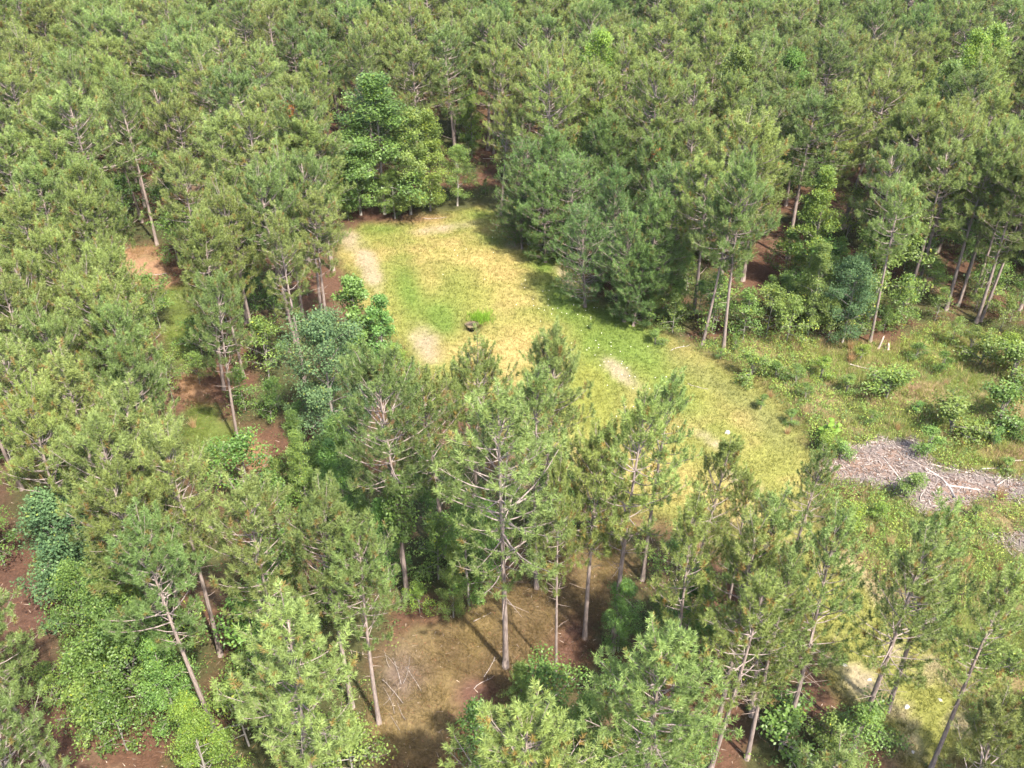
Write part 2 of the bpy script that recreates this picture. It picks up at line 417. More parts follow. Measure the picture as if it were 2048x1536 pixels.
def pine(H=16.5, base=.42, rad=3.1, whorl=.66, per=5, sub=7, K=38, gap=.1, tufts=1.0, lean=.25, cone=.35, upward=.75, trunk_r=.15, tsize=.50, stubs=5, wid=.024, bare_in=.36):
    """a loblolly pine: trunk mesh, limb mesh, needle mesh"""
    T, C = MB(), MB()
    B = T
    zz = np.linspace(-.3, H - .25, 16)
    ph = R.random() * 6.28
    bend = lambda z: np.stack([lean * np.sin(z / H * 2.3 + ph) - lean * np.sin(ph), lean * np.cos(z / H * 2.0 + ph) - lean * np.cos(ph), z], -1)
    r = trunk_r * (1 - .90 * (np.clip(zz, 0, H) / H) ** 1.15) + .012
    r[0] *= 1.35; r[1] *= 1.08
    tcol = np.linspace(.82, 1.12, 16)[:, None] * np.array((1, .97, .95))[None, :]
    T.tube(bend(zz), r, 7, tcol)
    cb = base * H
    pos, dirs, inner, size = [], [], [], []
    def shoot(p, d, t_in, s=1.0):
        pos.append(p); dirs.append(d); inner.append(t_in); size.append(s)
    z = cb
    while z < H - .5:
        t = (z - cb) / (H - cb)
        # crown outline: swells quickly from the base, tapers to a rounded tip
        prof = min(1, (.50 + 1.9 * t)) * (1 - t ** (2.9 - cone * 2)) ** (.62 + cone * .5) + .10
        nb = per + (1 if R.random() < .3 else 0)
        a0 = R.random() * 6.28
        for b in range(nb):
            if R.random() < gap:
                continue
            a = a0 + b * 2 * math.pi / nb + R.normal() * .25
            L = rad * prof * R.uniform(.5, 1.15)
            el = math.radians(8 + 54 * t ** 1.3 + R.normal() * 11)
            p0 = bend(np.array(z + R.normal() * .08))
            h = np.array((math.cos(a), math.sin(a), 0.0))
            k = np.linspace(0, 1, 5)
            rise = np.tan(el) * k * .75 + upward * k ** 2.2 * .55
            side = np.array((-h[1], h[0], 0.0)) * (R.normal() * .12)
            path = p0 + L * (h[None] * (k * np.cos(el))[:, None] + side[None] * (k ** 2)[:, None] + np.array((0, 0, 1.0))[None] * (rise * .8 - .05 * k)[:, None])
            r0 = .012 + .010 * L
            B.tube(path, r0 * (1 - .8 * k) + .004, 4, (1, 1, 1), cap=False)
            at_k = lambda s: np.array([np.interp(s, k, path[:, i]) for i in range(3)])
            dend = unit(path[-1] - path[-2])
            shoot(path[-1] + dend * .1, dend + np.array((0, 0, .9)), 0.0, 1.08)
            ns = max(2, int(round(sub * (.45 + .55 * L / rad))))
            for i in range(ns):
                s = bare_in + (1 - bare_in) * (i + R.random() * .8) / ns
                q = at_k(min(s, .98))
                sl = L * (.42 * (1 - s) + .16) * R.uniform(.6, 1.2)
                sg = 1 if i % 2 else -1
                an = a + sg * math.radians(R.uniform(30, 70))
                dv = np.array((math.cos(an), math.sin(an), R.uniform(.2, 1.15) + .5 * t))
                dv /= np.linalg.norm(dv)
                e = q + dv * sl + np.array((0, 0, .12 * sl))
                mid = q + dv * sl * .55
                B.tube([q, mid, e], [.010, .008, .004], 3, (1.0, .96, .92), cap=False)
                shoot(e, dv * .8 + np.array((0, 0, 1.3)), 1 - s)
                m = int(round((.15 + sl * 1.6) * tufts + R.random() - .5))
                for jn in range(m):
                    w = R.uniform(.35, .95)
                    dj = unit(dv * .6 + R.normal(size=3) * .4 + np.array((0, 0, 1.2)))
                    pj = q + (e - q) * w + dj * R.uniform(.12, .42)
                    shoot(pj, dj, min(1, 1 - s + .25), .92)
        z += whorl * R.uniform(.75, 1.25) * (1 - .45 * t)
    for i in range(5):                                              # leader and the shoots round it
        d = unit(np.array((R.normal() * .5, R.normal() * .5, 1.0)) if i else np.array((0, 0, 1.0)))
        shoot(bend(np.array(H - .3)) + d * (.35 if i else .3), d, 0.0, 1.05)
    for i in range(stubs):                                          # dead limbs below the crown
        zs = R.uniform(cb * .55, cb * 1.08)
        a = R.random() * 6.28
        L = R.uniform(.4, 1.5)
        p0 = bend(np.array(zs))
        h = np.array((math.cos(a), math.sin(a), R.uniform(-.1, .5)))
        B.tube([p0, p0 + h * L * .5, p0 + h * L + np.array((0, 0, R.normal() * .12))], [.022, .016, .006], 4, (1.15, 1.1, 1.05), cap=False)
    pos, dirs, inner, size = np.array(pos), np.array(dirs), np.array(inner), np.array(size)
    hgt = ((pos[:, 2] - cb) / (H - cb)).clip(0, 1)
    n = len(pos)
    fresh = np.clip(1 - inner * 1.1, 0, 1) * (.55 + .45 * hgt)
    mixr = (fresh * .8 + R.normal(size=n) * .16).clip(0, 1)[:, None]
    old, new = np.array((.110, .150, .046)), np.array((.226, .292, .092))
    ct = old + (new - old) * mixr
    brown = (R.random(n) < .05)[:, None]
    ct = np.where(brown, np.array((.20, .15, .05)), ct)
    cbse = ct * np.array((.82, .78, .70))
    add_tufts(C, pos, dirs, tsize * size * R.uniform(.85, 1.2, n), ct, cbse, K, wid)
    return T, C

def leaf_quads(mb, pos, nrm, size, col, aspect=.62):
    n = len(pos)
    nrm = unit(nrm)
    p, q = perp(nrm)
    a = R.random(n) * 6.28
    u = p * np.cos(a)[:, None] + q * np.sin(a)[:, None]
    w = np.cross(nrm, u)
    s = size[:, None]
    fold = nrm * s * R.uniform(-.12, .12, (n, 1))
    v = np.stack([pos - u * s * .5, pos + w * s * aspect * .5 + fold, pos + u * s * .5, pos - w * s * aspect * .5 + fold], 1).reshape(-1, 3)
    f = np.arange(n * 4).reshape(-1, 4)
    mb.add(v, f, np.repeat(col, 4, axis=0))

def hardwood(H=11, rad=2.8, base=.18, limbs=16, subs=6, leaves=52, lsize=.19, clump=.48, trunk_r=.12, shape=.5, droop=0.0, stems=1, col_lo=(.060, .105, .026), col_hi=(.155, .225, .050), up=.6):
    """a broad-leaved tree: trunk, limbs, leaves in separate clumps with gaps between"""
    T, C = MB(), MB()
    B = T
    cl, cr = [], []
    for st in range(stems):
        sx = np.array((R.normal(), R.normal(), 0)) * (.0 if stems == 1 else .16 * H / 3)
        zz = np.linspace(-.15, H * .93, 9)
        wig = np.cumsum(R.normal(size=(9, 2)) * .03 * H / 9, axis=0)
        tr = np.stack([wig[:, 0] + sx[0] * (zz / H + .05), wig[:, 1] + sx[1] * (zz / H + .05), zz], -1)
        T.tube(tr, trunk_r * (1 - .88 * np.clip(zz, 0, H) / H) + .008, 6, (1, 1, 1))
        for i in range(max(3, limbs // stems)):
            t = base + (1 - base) * (i + R.random()) / max(3, limbs // stems)
            z = t * H * .95
            p0 = np.array([np.interp(z, zz, tr[:, k]) for k in range(3)])
            tt = (t - base) / (1 - base)
            prof = (math.sin(math.pi * min(1, (.18 + .82 * tt)) ** (1.0 - .3 * shape)) ** .6 if tt < .97 else .2) * (1 - shape * .45 * tt)
            a = i * 2.399 + R.normal() * .4
            L = rad * max(.25, prof) * R.uniform(.7, 1.12)
            el = math.radians(12 + 48 * tt + R.normal() * 8)
            h = np.array((math.cos(a) * math.cos(el), math.sin(a) * math.cos(el), math.sin(el)))
            k = np.linspace(0, 1, 4)
            path = p0 + h[None] * (k * L)[:, None] + np.array((0, 0, 1.0))[None] * ((.18 * k - (droop + .22) * k ** 2) * L)[:, None]
            B.tube(path, (.010 + .011 * L) * (1 - .75 * k) + .004, 4, (1, 1, 1), cap=False)
            for j in range(subs):
                s = .30 + .72 * (j + R.random() * .7) / subs
                q = np.array([np.interp(min(s, 1), k, path[:, kk]) for kk in range(3)])
                dv = unit(h * .7 + R.normal(size=3) * .75 + np.array((0, 0, .25)))
                e = q + dv * L * R.uniform(.12, .34)
                B.tube([q, e], [.009, .004], 3, (1, 1, 1), cap=False)
                cl.append(e); cr.append(clump * R.uniform(.7, 1.25))
        cl.append(tr[-1]); cr.append(clump)
        cl.append(tr[-1] + np.array((0, 0, .05 * H))); cr.append(clump * .8)
    cl, cr = np.array(cl), np.array(cr)
    n = len(cl)
    ctr = np.array((0, 0, H * .45))
    K = leaves
    g = R.normal(size=(n * K, 3)) * np.array((.62, .62, .40))
    rr = np.linalg.norm(g, axis=1, keepdims=True)
    g = g / rr * np.minimum(rr, 1.15) ** .7
    pos = np.repeat(cl, K, 0) + g * np.repeat(cr, K)[:, None]
    if droop > 0:
        pos[:, 2] -= droop * .3 * np.abs(g[:, 2])
    out = unit(pos - ctr)
    nrm = out * .5 + R.normal(size=pos.shape) * .65 + np.array((0, 0, up))
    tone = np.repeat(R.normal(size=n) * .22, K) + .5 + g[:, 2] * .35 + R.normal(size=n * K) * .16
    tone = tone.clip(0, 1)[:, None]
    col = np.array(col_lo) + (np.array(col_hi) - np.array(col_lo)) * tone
    col = np.where(R.random((n * K, 1)) < .03, col * np.array((1.8, 1.35, .8)), col)
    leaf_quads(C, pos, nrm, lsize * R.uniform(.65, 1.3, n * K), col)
    return T, C

# ------------------------------------------------------------------ scene objects
def link(name, me, parent=None):
    o = bpy.data.objects.new(name, me)
    COL.objects.link(o)
    if parent:
        o.parent = parent
    return o

def tag(o, label=None, cat=None, group=None, kind=None):
    if label: o['label'] = label
    if cat: o['category'] = cat
    if group: o['group'] = group
    if kind: o['kind'] = kind
    return o

TREE_TONES = [M_NEEDLE, M_NEEDLE, M_NEEDLE_YELLOW, M_NEEDLE_YELLOW, M_NEEDLE_DEEP]

class Plant:
    """meshes of one plant variant; place() makes a thing of its own with its own trunk, branches and crown"""
    def __init__(s, T, C, H, bark, leaf, key, branch_bark=None):
        s.tm = T.mesh(key + '_trunk', bark, smooth=True)
        s.cm, s.H, s.leafmat = C.mesh(key + '_crown', leaf), H, leaf

def place(pl, name, x, y, H, wide=1.0, mat=None, rot=None, parts=True, tilt=0.02, z=None):
    if mat is None and pl.leafmat is M_NEEDLE:                      # some trees of the stand are yellower, some deeper green
        mat = TREE_TONES[R.integers(len(TREE_TONES))]
        tilt = .03
    e = bpy.data.objects.new(name, None)
    COL.objects.link(e)
    e.empty_display_size = .3
    e.location = (x, y, float(ground_z(np.array(x), np.array(y))) if z is None else z)
    sz = H / pl.H
    sw = sz * wide
    e.scale = (sw, sw, sz)
    e.rotation_euler = (R.normal() * tilt, R.normal() * tilt, R.random() * 6.28 if rot is None else rot)
    link('trunk', pl.tm, e)
    c = link('crown', pl.cm, e)
    if mat is not None and mat is not pl.leafmat:                   # same mesh, this tree's own leaf colour
        c.material_slots[0].link = 'OBJECT'
        c.material_slots[0].material = mat
    return e

# ------------------------------------------------------------------ ground
def build_ground():
    xs = np.concatenate([[-900, -500, -300, -200, -150, -120, -100, -88], np.arange(-78, 78.01, .55), [88, 100, 120, 150, 200, 300, 500, 900]])
    ys = np.concatenate([[-300, -120, -50, -20, 0, 8, 13], np.arange(16, 135.01, .55), [142, 152, 165, 180, 200, 240, 300, 450, 700, 1200, 2000]])
    X, Y = np.meshgrid(xs, ys, indexing='ij')
    P = np.stack([X.ravel(), Y.ravel()], -1)
    c, mk = ground_colour(P)
    Z = ground_z(P[:, 0], P[:, 1])
    Z = Z - 1.1 * gauss(mk['u'], mk['v'], 944, 648, 13, 10)             # the burrow in the clearing
    ok = P[:, 1] > 10
    c[~ok] = (.15, .09, .05)
    nx, ny = len(xs), len(ys)
    i, j = np.meshgrid(np.arange(nx - 1), np.arange(ny - 1), indexing='ij')
    a = (i * ny + j).ravel()
    f = np.stack([a, a + ny, a + ny + 1, a + 1], -1)
    mb = MB()
    mb.add(np.column_stack([P, Z]), f, c)
    o = link('ground', mb.mesh('ground', M_GROUND, smooth=True))
    tag(o, kind='structure', label='forest floor of pine straw with the grassy clearing')
build_ground()

# ------------------------------------------------------------------ air
def build_haze():
    x0, x1, y0, y1, z0, z1 = -1000, 1000, -400, 2100, -2.0, CAM_H + 1.0
    v = [(x, y, z) for z in (z0, z1) for y in (y0, y1) for x in (x0, x1)]
    f = [(0, 2, 3, 1), (4, 5, 7, 6), (0, 1, 5, 4), (2, 6, 7, 3), (0, 4, 6, 2), (1, 3, 7, 5)]
    me = bpy.data.meshes.new('haze'); me.from_pydata(v, [], f); me.update()
    m, t, out = new_mat('hazy_air')
    p = t.nodes.new('ShaderNodeVolumePrincipled')
    p.inputs['Color'].default_value = (.86, .93, 1.0, 1)
    p.inputs['Density'].default_value = HAZE
    t.links.new(p.outputs[0], out.inputs['Volume'])
    me.materials.append(m)
    tag(link('haze', me), 'thin summer haze over the woods', kind='stuff')
if HAZE > 0:
    build_haze()

# ------------------------------------------------------------------ grass (stuff)
def scatter(poly, per_m2, grow=1.5):
    q = np.array(poly)
    lo, hi = q.min(0) - grow, q.max(0) + grow
    lo[1] = max(lo[1], 17); lo[0] = max(lo[0], -60); hi[0] = min(hi[0], 62)
    n = int((hi - lo).prod() * per_m2)
    P = lo + R.random((n, 2)) * (hi - lo)
    return P

def grass_mesh(P, h, spread, nb, col, width, droop=.25):
    """clumps of blades at P; h height (n,), col (n,3)"""
    n = len(P)
    Z = ground_z(P[:, 0], P[:, 1])
    base = np.repeat(np.column_stack([P, Z - .02]), nb, 0)
    hh = np.repeat(h, nb) * R.uniform(.6, 1.15, n * nb)
    base[:, :2] += R.normal(size=(n * nb, 2)) * np.repeat(spread, nb)[:, None]
    a = R.random(n * nb) * 6.28
    ln = np.abs(R.normal(size=n * nb)) * droop + .08
    tip = base + np.stack([np.cos(a) * ln * hh, np.sin(a) * ln * hh, hh], -1)
    v, f = blades(base, tip, np.repeat(width, nb) * R.uniform(.7, 1.3, n * nb))
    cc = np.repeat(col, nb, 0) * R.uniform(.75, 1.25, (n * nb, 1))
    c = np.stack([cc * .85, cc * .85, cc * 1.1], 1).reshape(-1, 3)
    return v, f, c

def build_grass():
    mb = MB()
    P = scatter(CLEARING, 22)
    c, mk = ground_colour(P)
    keep = (mk['cl'] > .3) & (R.random(len(P)) < (1 - .85 * mk['bare'])) & (np.hypot(mk['u'] - 944, (mk['v'] - 647) * 1.3) > 12)
    P, c, v = P[keep], c[keep], mk['v'][keep]
    h = R.uniform(.10, .30, len(P)) * (1 + .5 * sstep(960, 1200, v))
    c = c * np.array((.99, 1.05, .95)) * R.uniform(.9, 1.12, (len(P), 1))
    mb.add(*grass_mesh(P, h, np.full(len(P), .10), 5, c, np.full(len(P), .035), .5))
    o = link('meadow_grass', mb.mesh('meadow_grass', M_GRASS))
    tag(o, 'short yellow green grass covering the mown clearing', 'grass', kind='stuff')
    mb = MB()
    P = scatter(SCRUB, 12, 1)
    c, mk = ground_colour(P)
    keep = mk['sc'] > .35
    P, c = P[keep], c[keep]
    n4 = N2(P[:, 0], P[:, 1], 2.2)
    h = R.uniform(.25, .8, len(P)) * (.6 + .8 * n4)
    green = (R.random(len(P)) < .62)[:, None]
    tone = np.where(green, np.array((.200, .235, .055)), np.array((.34, .26, .14)))
    tone = tone * .75 + c * .25
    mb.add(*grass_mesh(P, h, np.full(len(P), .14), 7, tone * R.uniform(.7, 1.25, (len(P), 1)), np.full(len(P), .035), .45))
    o = link('scrub_grass', mb.mesh('scrub_grass', M_GRASS))
    tag(o, 'tall rough green and tan grass of the overgrown cut area', 'grass', kind='stuff')
    mb = MB()
    for poly, dens in ((FRONT, 13), (TRAIL, 14), (TRAIL2, 10)):
        P = scatter(poly, dens, 2.0)
        c, mk = ground_colour(P)
        n4 = N4(P[:, 0], P[:, 1], 2.6)
        keep = (np.maximum(mk['fr'], mk['tr']) > .25) & (n4 > .42)
        P, c = P[keep], c[keep]
        h = R.uniform(.25, .75, len(P))
        c = c * np.array((1.35, 1.4, 1.15)) * R.uniform(.8, 1.3, (len(P), 1))
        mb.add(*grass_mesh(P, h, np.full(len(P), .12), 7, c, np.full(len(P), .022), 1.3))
    o = link('woodland_grass', mb.mesh('woodland_grass', M_GRASS))
    tag(o, 'dry tan drooping grass between the foreground pine trunks', 'grass', kind='stuff')
build_grass()

# ------------------------------------------------------------------ plant variants
def pv(key, leaf=M_NEEDLE, **kw):
    return Plant(*pine(**kw), kw.get('H', 16.5), M_BARK, leaf, key)
PINES = [pv('pine%d' % i, **kw) for i, kw in enumerate([
    dict(rad=3.2, base=.46, cone=.2), dict(rad=3.3, base=.50, per=5, cone=.1), dict(rad=2.9, base=.42, cone=.4), dict(rad=3.1, base=.52, gap=.2),
    dict(rad=3.1, base=.48, cone=.0), dict(rad=3.0, base=.42, gap=.25, sub=6), dict(rad=2.8, base=.5, cone=.3), dict(rad=3.2, base=.47, per=4, sub=8),
    dict(rad=2.9, base=.54, gap=.1, cone=.15), dict(rad=2.8, base=.40, gap=.2, cone=.3)])]
HIGH = [pv('high_pine%d' % i, **kw) for i, kw in enumerate([dict(rad=2.9, base=.60, cone=.1), dict(rad=2.8, base=.62, gap=.2, cone=.2)])]
OPEN = [pv('open_pine%d' % i, **kw) for i, kw in enumerate([
    dict(H=19, rad=3.1, base=.42, gap=.15, sub=6, tufts=.6, bare_in=.36, whorl=.8, trunk_r=.13, stubs=14),
    dict(H=16.5, rad=2.6, base=.45, gap=.25, sub=6, tufts=.75, bare_in=.36, whorl=.8, stubs=12),
    dict(H=16.5, rad=2.7, base=.4, gap=.3, sub=5, tufts=.75, bare_in=.38, whorl=.8, stubs=16)])]
DENSE = [pv('young_pine%d' % i, M_NEEDLE_DARK, **kw) for i, kw in enumerate([
    dict(H=12, rad=3.0, base=.06, cone=.35, per=6, whorl=.58, gap=.04, K=30, stubs=0, trunk_r=.14, tsize=.52, upward=.8),
    dict(H=12, rad=2.7, base=.08, cone=.45, per=6, whorl=.6, gap=.06, K=14, stubs=0, trunk_r=.14, tsize=.52, upward=.9),
    dict(H=12, rad=3.2, base=.1, cone=.25, per=6, whorl=.6, gap=.06, K=14, stubs=0, trunk_r=.14, tsize=.52, upward=.8)])]

def hv(key, leaf=M_LEAF, **kw):
    return Plant(*hardwood(**kw), kw.get('H', 11), M_BARK_HW, leaf, key)
HARD = [hv('hardwood%d' % i, **kw) for i, kw in enumerate([
    dict(H=13, rad=3.4, base=.06, limbs=34, subs=8, leaves=84, shape=.55, lsize=.155, clump=.55),
    dict(H=10, rad=2.6, base=.1, limbs=26, subs=7, leaves=84, shape=.4, lsize=.135),
    dict(H=9, rad=2.4, base=.18, limbs=22, subs=7, leaves=84, shape=.3, lsize=.13),
    dict(H=11, rad=2.5, base=.06, limbs=30, subs=7, leaves=80, shape=.8, lsize=.14)])]
FINE = [hv('fine_tree%d' % i, M_LEAF_BLUE, **kw) for i, kw in enumerate([
    dict(H=9, rad=3.2, base=.06, limbs=30, subs=8, leaves=84, shape=.2, lsize=.14, clump=.55, col_lo=(.060, .100, .050), col_hi=(.15, .205, .085)),
    dict(H=8, rad=2.4, base=.05, limbs=24, subs=8, leaves=72, shape=.4, lsize=.13, clump=.5, col_lo=(.060, .100, .050), col_hi=(.15, .205, .085))])]
DROOP = hv('drooping_tree', H=8, rad=2.2, base=.15, limbs=18, subs=6, leaves=46, lsize=.24, droop=.35, shape=.3, col_hi=(.12, .20, .05), up=.3)
UNDER = [hv('sapling%d' % i, M_LEAF_DARK, **kw) for i, kw in enumerate([
    dict(H=5, rad=1.9, base=.1, limbs=14, subs=5, leaves=36, lsize=.145, trunk_r=.05, clump=.42),
    dict(H=5, rad=1.6, base=.05, limbs=14, subs=5, leaves=36, lsize=.14, trunk_r=.05, clump=.4, shape=.8),
    dict(H=5, rad=2.2, base=.2, limbs=12, subs=6, leaves=36, lsize=.155, trunk_r=.05, clump=.45, shape=.2)])]
BUSH = [hv('bush%d' % i, **kw) for i, kw in enumerate([
    dict(H=2.4, rad=1.15, base=.0, limbs=16, subs=5, leaves=34, lsize=.10, trunk_r=.03, clump=.28, stems=3, shape=.2),
    dict(H=2.2, rad=1.0, base=.0, limbs=14, subs=5, leaves=30, lsize=.095, trunk_r=.03, clump=.26, stems=4, shape=.5),
    dict(H=1.6, rad=1.2, base=.0, limbs=14, subs=5, leaves=30, lsize=.105, trunk_r=.025, clump=.28, stems=4, shape=.0)])]

# ------------------------------------------------------------------ the pines one can tell apart: (x, y) of the tip in the photograph, height
# t = tip pixel, b = foot pixel
P_HAND = [
    # top left stand
    (20, 150, 16), (62, 8, 16), (130, 5, 16), (180, 35, 17), (247, 40, 17), (198, 84, 16), (310, 12, 17), (390, 18, 16), (470, 5, 16), (540, 18, 16), (604, -5, 17), (655, 30, 16),
    (440, 62, 16.5), (509, 113, 16), (461, 154, 16), (566, 160, 16.5), (393, 147, 15), (342, 219, 15), (506, 236, 16.5), (572, 205, 17), (427, 240, 15.5),
    (96, 277, 16), (7, 270, 16), (62, 342, 16), (164, 328, 14), (362, 318, 15), (437, 345, 15), (540, 355, 16), (600, 315, 16), (455, 395, 15), (376, 444, 15.5), (31, 410, 16),
    (137, 392, 15), (181, 487, 15), (106, 482, 15), (34, 512, 16), (340, 90, 16), (290, 75, 16), (120, 110, 16), (60, 90, 16), (630, 250, 15.5), (620, 390, 14),
    # left middle
    (200, 512, 16), (212, 577, 16), (79, 637, 16), (250, 612, 15.5), (222, 690, 15.5), (120, 739, 16), (236, 804, 16), (425, 436, 15), (150, 560, 15.5), (10, 585, 16), (20, 700, 16), (30, 830, 16),
    # left front
    (208, 958, 16), (485, 985, 15.5), (640, 1002, 15.5), (554, 1235, 16), (-75, 1180, 14), (-40, 1440, 13), (160, 860, 16), (710, 1080, 14),
    # centre front
    (939, 692, 15.5), (1103, 690, 16), (1195, 893, 15), (870, 745, 15), (1025, 1421, 16.5), (1342, 1238, 16.5),
    (1420, 880, 14),
    # right front
    (1519, 1031, 15.5), (1403, 1049, 15), (1724, 1505, 15), (2050, 1440, 14), (1631, 906, 11), (1505, 955, 11), (1590, 1120, 15),
    # right edge of the clearing and right stand
    (1536, 244, 16.5), (1425, 330, 15), (1635, 200, 17), (1690, 206, 16.5), (1861, 200, 17.5), (1965, 190, 17), (2031, 246, 16), (1936, 214, 16.5), (1830, 215, 16),
    (1810, 300, 15.5), (1990, 300, 16), (2060, 320, 16), (1900, 290, 16),
    # behind
    (1042, 52, 16.5), (973, 46, 16.5), (919, 10, 16.5), (1178, 72, 16.5), (1332, 62, 16.5), (1427, 78, 16.5), (1587, 48, 16.5), (1676, 99, 16.5), (1751, 164, 16.5), (1567, 160, 16.5), (1519, 116, 16.5),
    (760, 10, 16), (720, 60, 16), (800, 70, 16), (700, 20, 16.5), (1110, 40, 16), (1250, 60, 16), (1260, 110, 15.5), (1010, 110, 15), (1080, 130, 15), (1390, 160, 16), (1340, 160, 15), (1460, 150, 16), (1200, 130, 15),
    (1000, 210, 13), (820, 110, 15.5), (1400, 250, 15), (1330, 235, 14),
]
P_FOOT = [(441, 1310, 16), (437, 1475, 15.4), (1570, 1480, 16), (1775, 1421, 15.5), (1860, 1540, 13.6), (1420, 1540, 15.2), (1225, 1300, 18), (1285, 1160, 15.2), (815, 1200, 17.6), (478, 893, 14.5), (1405, 690, 14.5), (1447, 698, 17.5),
          (44, 981, 16), (60, 935, 16), (1740, 685, 15), (1770, 545, 17), (1835, 585, 17.5), (1917, 610, 17), (1948, 592, 16.5), (1962, 640, 16.5), (2040, 620, 16.5), (1073, 1178, 16), (605, 635, 15), (572, 610, 15.5), (210, 400, 16), (290, 415, 16), (380, 210, 16.5)]
FOOT_LABELS = ['pine at lower left, its bare trunk between the maple and the big round crown', 'pine with a long pale bare trunk beside the vivid yellow green small tree',
    'pine with a dark leaning trunk at the bottom right, left one of the three', 'pine with a dark leaning trunk in front of the dry yellow ground at lower right', 'pine leaning at the bottom right corner over pale stones', 'pine whose trunk foot meets the bottom edge right of centre',
    'pine with a blackish trunk at the right rim of the straw floor', 'pine with its tip against the clearing, right of the pair of tips', 'vine wrapped pine at the centre left beside the orange strip', 'pine with a dark trunk foot right of the straw coloured path',
    'left pine of the two bare trunks at the right rim of the clearing', 'right, paler pine of the two bare trunks at the right rim of the clearing', 'pine at the left edge with its trunk foot over bare red floor', 'pine at the left edge, upper one of the two slanting trunks',
    'pine with a slim bare trunk above the broken stubs', 'pine behind the broken stubs with a forked pale trunk', 'pine with a thick pale trunk left of the row of bare trunks at the right', 'first of the three bare slanting trunks at the right edge', 'second of the three bare slanting trunks at the right edge', 'third of the three bare slanting trunks at the right edge',
    'pine at the right edge beyond the three bare slanting trunks', 'pine half hidden behind the tallest foreground pine, trunk in shade', 'right pine of the two slim trunks at the left rim of the clearing', 'left pine of the two slim trunks at the left rim of the clearing',
    'pine with a slim trunk left of the tall sparse pine by the left path', 'pine with a slim trunk right of the tall sparse pine by the left path', 'pine with a bare pale trunk in the dark gap of the top left stand']
OPEN_LABELS = {(1008, 782): 'tallest foreground pine with a straight pale trunk and bare limbs at the centre', (238, 172): 'tall sparse pine with a long bare trunk by the left path', (1855, 1062): 'thin crowned pine over the dry ground at the lower right',
    (1600, 1020): 'thin crowned pine left of the chip patch at lower right', (1060, 90): 'pale scraggly pine with grey bare twigs beyond the clearing', (560, 440): 'sparse pine with a pale forked stem at the left rim of the clearing', (985, 60): 'pale scraggly pine left of the other scraggly one beyond the clearing'}
HAND_LABELS = {(554, 1235): 'big round pine crown at the bottom left with rusty inner needles', (1025, 1421): 'bright pine crown cut off by the bottom edge below the light sapling', (1342, 1238): 'pine with a full low crown right of the straw floor near the bottom',
    (640, 1002): 'broad pine crown between the big round crown and the vine wrapped pine', (939, 692): 'left pine of the pair whose tips stand against the clearing', (1103, 690): 'right pine of the pair whose tips stand against the clearing',
    (1631, 906): 'small dark pine at the left end of the chip patch', (1505, 955): 'small slender dark pine at the near right end of the clearing', (572, 205): 'pine with a small rust brown dead shoot at its top left of the clearing',
    (870, 745): 'dark pine at the near left corner of the clearing', (1724, 1505): 'pine tip just showing at the bottom edge at lower right'}
P_OPEN = [(1008, 782, 20, 0), (238, 172, 17.4, 1), (1855, 1062, 15.5, 2), (1600, 1020, 15.5, 2), (1060, 90, 16, 2), (560, 440, 15, 1), (985, 60, 16, 1)]
P_DARK = [(1110, 272, 12), (1190, 250, 12.5), (1243, 236, 13), (1312, 288, 13), (1150, 325, 11), (1060, 296, 11), (1240, 335, 12), (1310, 402, 12), (1180, 425, 10), (1095, 345, 10), (1265, 430, 11), (1045, 340, 9), (1350, 330, 13), (1030, 390, 6), (1280, 500, 8)]

LOOK = {}
pts, PINE_OBJS = [], []
def far_enough(x, y, r):
    return all((x - a) ** 2 + (y - b) ** 2 > r * r for a, b, *_ in pts)

def add_pine(pl, x, y, H, wide, mat=None, tip=None):
    o = place(pl, 'pine_tree', x, y, H, wide, mat)
    PINE_OBJS.append(o)
    pts.append((x, y, H))
    return o

for (u, v, H, k) in P_OPEN:
    x, y = at(u, v, H)
    o = add_pine(OPEN[k], x, y, H, 1.22 if k == 0 else 1.05, M_NEEDLE_PALE if v < 100 else None)
    o['pre'] = OPEN_LABELS[(u, v)]
DEAD_TIPS = []
for (u, v, H) in P_DARK:
    x, y = at(u, v, H)
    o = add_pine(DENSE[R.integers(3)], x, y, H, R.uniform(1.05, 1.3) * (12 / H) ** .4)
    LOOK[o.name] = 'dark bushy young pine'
    if (u, v) in ((1243, 236), (1312, 288)):
        DEAD_TIPS.append(o)
o = add_pine(OPEN[1], *at(1128, 950, 15.4), 15.4, .62)
o['pre'] = 'thin sparse pine with a slim trunk, right of the tallest foreground pine'
for i, (u, v, H) in enumerate(P_HAND):
    x, y = at(u, v, H)
    wide = R.uniform(.92, 1.15) * (1.05 if v > 900 else 1.30 if v < 300 else 1.12 if v < 420 else .96)
    airy = v > 840 and u > 1350
    o = add_pine(OPEN[1 + i % 2] if airy else PINES[(i * 7 + R.integers(3)) % len(PINES)], x, y, H, wide * (.9 if airy else 1))
    if (u, v) in HAND_LABELS:
        o['pre'] = HAND_LABELS[(u, v)]
    if (u, v) in ((939, 692), (1025, 1421)):
        o.scale.z *= .90
        o.rotation_euler = (.0, .02, 1.0)
    if (u, v) == (572, 205):
        DEAD_TIPS.append(o)

for lab, (u, v, H) in zip(FOOT_LABELS, P_FOOT):
    x, y = at(u, v, 0)
    o = add_pine(HIGH[R.integers(2)] if u > 1730 and v < 700 else OPEN[1 + R.integers(2)] if v > 1100 and u > 1000 else PINES[R.integers(len(PINES))], x, y, H, R.uniform(.9, 1.05))
    o['pre'] = lab

